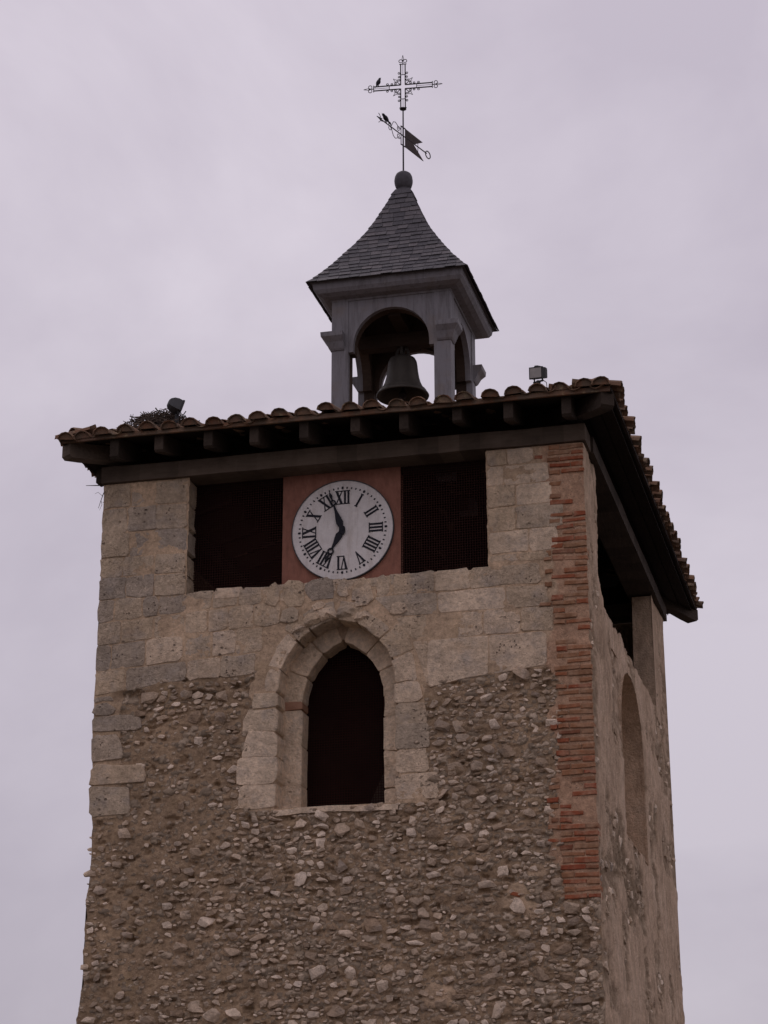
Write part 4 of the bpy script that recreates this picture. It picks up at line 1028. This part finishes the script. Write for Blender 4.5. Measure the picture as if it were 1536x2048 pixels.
# ------------------------------------------------------------------ birds
def bird(label, foot, yaw, pitch_, size):
    o = thing('bird', label, 'bird', foot, 'small dark birds perched on the ironwork')
    f = Vector((math.cos(yaw), math.sin(yaw), 0)); l_ = Vector((-math.sin(yaw), math.cos(yaw), 0)); up_ = Vector((0, 0, 1))
    ax = f*math.cos(pitch_)+up_*math.sin(pitch_); nr = -f*math.sin(pitch_)+up_*math.cos(pitch_)
    c = Vector(foot)+up_*size*.33
    secs = [(-.62, .055, .012, -.03), (-.45, .06, .016, -.02), (-.30, .07, .05, -.01), (-.16, .125, .13, 0), (.0, .165, .18, 0), (.14, .16, .17, .01), (.25, .12, .125, .03), (.31, .10, .105, .05), (.38, .105, .105, .06), (.44, .085, .085, .06), (.475, .045, .045, .055), (.50, .022, .022, .045), (.60, .003, .003, .03)]
    m = MB(); n = 10
    for t, w, hh, dy in secs:
        for k in range(n):
            a = 2*math.pi*k/n; m.v.append(c+(ax*t+nr*dy)*size+(l_*w*math.cos(a)+nr*hh*math.sin(a))*size)
    for i in range(len(secs)-1):
        for k in range(n): m.f.append((i*n+k, i*n+(k+1) % n, i*n+n+(k+1) % n, i*n+n+k))
    m.f += [tuple(range(n))[::-1], tuple(range((len(secs)-1)*n, len(secs)*n))]
    m.v = [tuple(v) for v in m.v]; part('body', m, 'feather', o, True)
    for s in (-1, 1):
        m = MB(); m.tube([c+l_*s*.05*size-up_*.08*size, Vector(foot)+l_*s*.05*size], .007, 5); part('leg', m, 'feather', o)
    return o
p1 = CP(-.372, GAP+.006); bird('small dark bird perched upright on the left arm of the cross', p1, R(30), R(62), .185)
p2 = VP(-.43, 17.588); bird('small dark bird perched on the weather vane shaft by its arrow tip', p2, VA+math.pi, R(18), .20)

# ------------------------------------------------------------------ floodlights
def floodlight(label, foot, head, yaw, tilt, hw, hh, grey, roll=0.):
    o = thing('floodlight', label, 'floodlight', foot, 'floodlights on the tiled roof')
    H = Vector(head); Rm = Matrix.Rotation(roll, 3, 'Y') @ Matrix.Rotation(yaw, 3, 'Z') @ Matrix.Rotation(tilt, 3, 'X')
    def P(x, y, z_): return tuple(H+Rm @ Vector((x, y, z_)))
    def lofted(secs):
        m = MB()
        for y, a, b_ in secs: m.v += [P(-a, y, -b_), P(a, y, -b_), P(a, y, b_), P(-a, y, b_)]
        for i in range(len(secs)-1):
            for k in range(4): m.f.append((i*4+k, i*4+(k+1) % 4, i*4+(k+1) % 4+4, i*4+k+4))
        q = (len(secs)-1)*4; m.f += [(3, 2, 1, 0), (q, q+1, q+2, q+3)]; return m
    part('housing', lofted([(-.035, hw*.97, hh*.97), (.02, hw, hh), (.07, hw*.9, hh*.88), (.11, hw*.66, hh*.6), (.125, hw*.4, hh*.36)]), grey, o)
    part('frame', lofted([(-.058, hw*1.04, hh*1.06), (-.034, hw*1.04, hh*1.06)]), 'lamp_black', o)
    part('glass', lofted([(-.062, hw*.88, hh*.86), (-.057, hw*.90, hh*.88)]), 'lamp_glass', o)
    m = MB(); m.hexa([P(-.03, -.05, hh), P(.03, -.05, hh), P(.03, .04, hh), P(-.03, .04, hh), P(-.02, -.045, hh+.022), P(.02, -.045, hh+.022), P(.02, .03, hh+.022), P(-.02, .03, hh+.022)]); part('latch', m, 'lamp_black', o)
    m = MB(); bz = H.z-hh-.04
    lx = Matrix.Rotation(yaw, 3, 'Z') @ Vector((1, 0, 0))
    for s in (-1, 1): m.tube([H+lx*s*hw*.62-Vector((0, 0, hh*.8)), Vector((H.x, H.y, bz))+lx*s*hw*.62], .010, 6)
    m.tube([Vector((H.x, H.y, bz))-lx*hw*.78, Vector((H.x, H.y, bz))+lx*hw*.78], .012, 6); part('bracket', m, 'lamp_black', o)
    m = MB(); m.tube([(H.x, H.y, bz+.008), foot], .028, 8); part('pole', m, 'lamp_black', o)
    m = MB(); m.tube([(H.x+.05, H.y, bz+.02), (H.x+.10, H.y-.02, bz-.03), (H.x+.105, H.y-.02, bz-.10), (H.x+.05, H.y+.01, bz-.17)], .005, 5); part('cable', m, 'lamp_black', o)
    return o
floodlight('floodlight with glass front on a short pole near right corner of roof', (5.47, 0, 11.52), (5.485, 0, 11.935), R(-22), R(16), .090, .068, 'lamp_black', R(9))
floodlight('grey floodlight seen from behind beside the twig nest', (.93, 0, 11.52), (.925, 0, 11.965), R(128), R(30), .072, .078, 'lamp_grey', R(-14))

# ------------------------------------------------------------------ nest and stray twigs
nest = thing('nest', 'large untidy twig nest on the left corner of the tiled roof', 'nest', (.62, .30, 11.60))
m = MB(); nn, nr_ = 28, 6
for j in range(nr_+1):
    rr = j/nr_
    for k in range(nn):
        a = 2*math.pi*k/nn; jx = 1+.1*f1(k*.9+j*3.3, 500)
        m.v.append((.62+.56*rr*jx*math.cos(a), .30+.36*rr*jx*math.sin(a), 11.62+.32*(1-rr**2.2)*(1+.12*f1(k*1.7+j, 503))))
for j in range(nr_):
    for k in range(nn): m.f.append((j*nn+k, j*nn+(k+1) % nn, j*nn+nn+(k+1) % nn, j*nn+nn+k))
part('bed', m, 'nest_bed', nest, True)
m = MB()
for i in range(430):
    a = random.uniform(0, 2*math.pi); rr = math.sqrt(random.random()); cx, cy = .60+.60*rr*math.cos(a), .28+.38*rr*math.sin(a)
    cz = 11.65+.34*(1-rr**2.2)+random.uniform(-.03, .03)
    ta = a+math.pi/2+random.gauss(0, .7); ln = random.uniform(.10, .30); d = Vector((math.cos(ta), math.sin(ta), random.gauss(0, .22)))
    if random.random() < .09: d = Vector((random.gauss(-.2, .8), random.gauss(0, .4), random.uniform(.4, 1.0))).normalized(); ln *= .7
    p = Vector((cx, cy, cz)); bend = Vector((random.gauss(0, .025), random.gauss(0, .025), random.gauss(0, .025)))
    m.tube([p-d*ln*.5, p+bend, p+d*ln*.5], random.uniform(.005, .009), 4, False, .004)
part('twigs', m, 'twig', nest, kind='stuff')
def twig(label, pts, r_=.009):
    o = thing('twig', label, 'twig', pts[0][0]); base = pts[0]
    m = MB(); m.tube(base, r_, 5, True, r_*.4); part('stem', m, 'twig', o)
    for br in pts[1:]:
        m = MB(); m.tube(br, r_*.6, 4, True, r_*.25); part('branch', m, 'twig', o)
twig('thin upper twig poking out from under the left eave', [[(-.30, .75, 11.30), (-.40, .68, 11.28), (-.50, .63, 11.27)]])
twig('thin lower twig poking out from under the left eave', [[(-.28, 1.35, 11.30), (-.38, 1.28, 11.27), (-.50, 1.22, 11.25)]])
twig('forked dry sprig hanging beside the top left corner of the wall', [[(-.0, .06, 10.98), (-.03, .05, 10.90), (-.05, .04, 10.82), (-.08, .04, 10.72)], [(-.035, .05, 10.88), (-.09, .03, 10.93), (-.13, .03, 10.91)], [(-.05, .04, 10.82), (-.03, .03, 10.76), (-.06, .03, 10.69)]], .007)
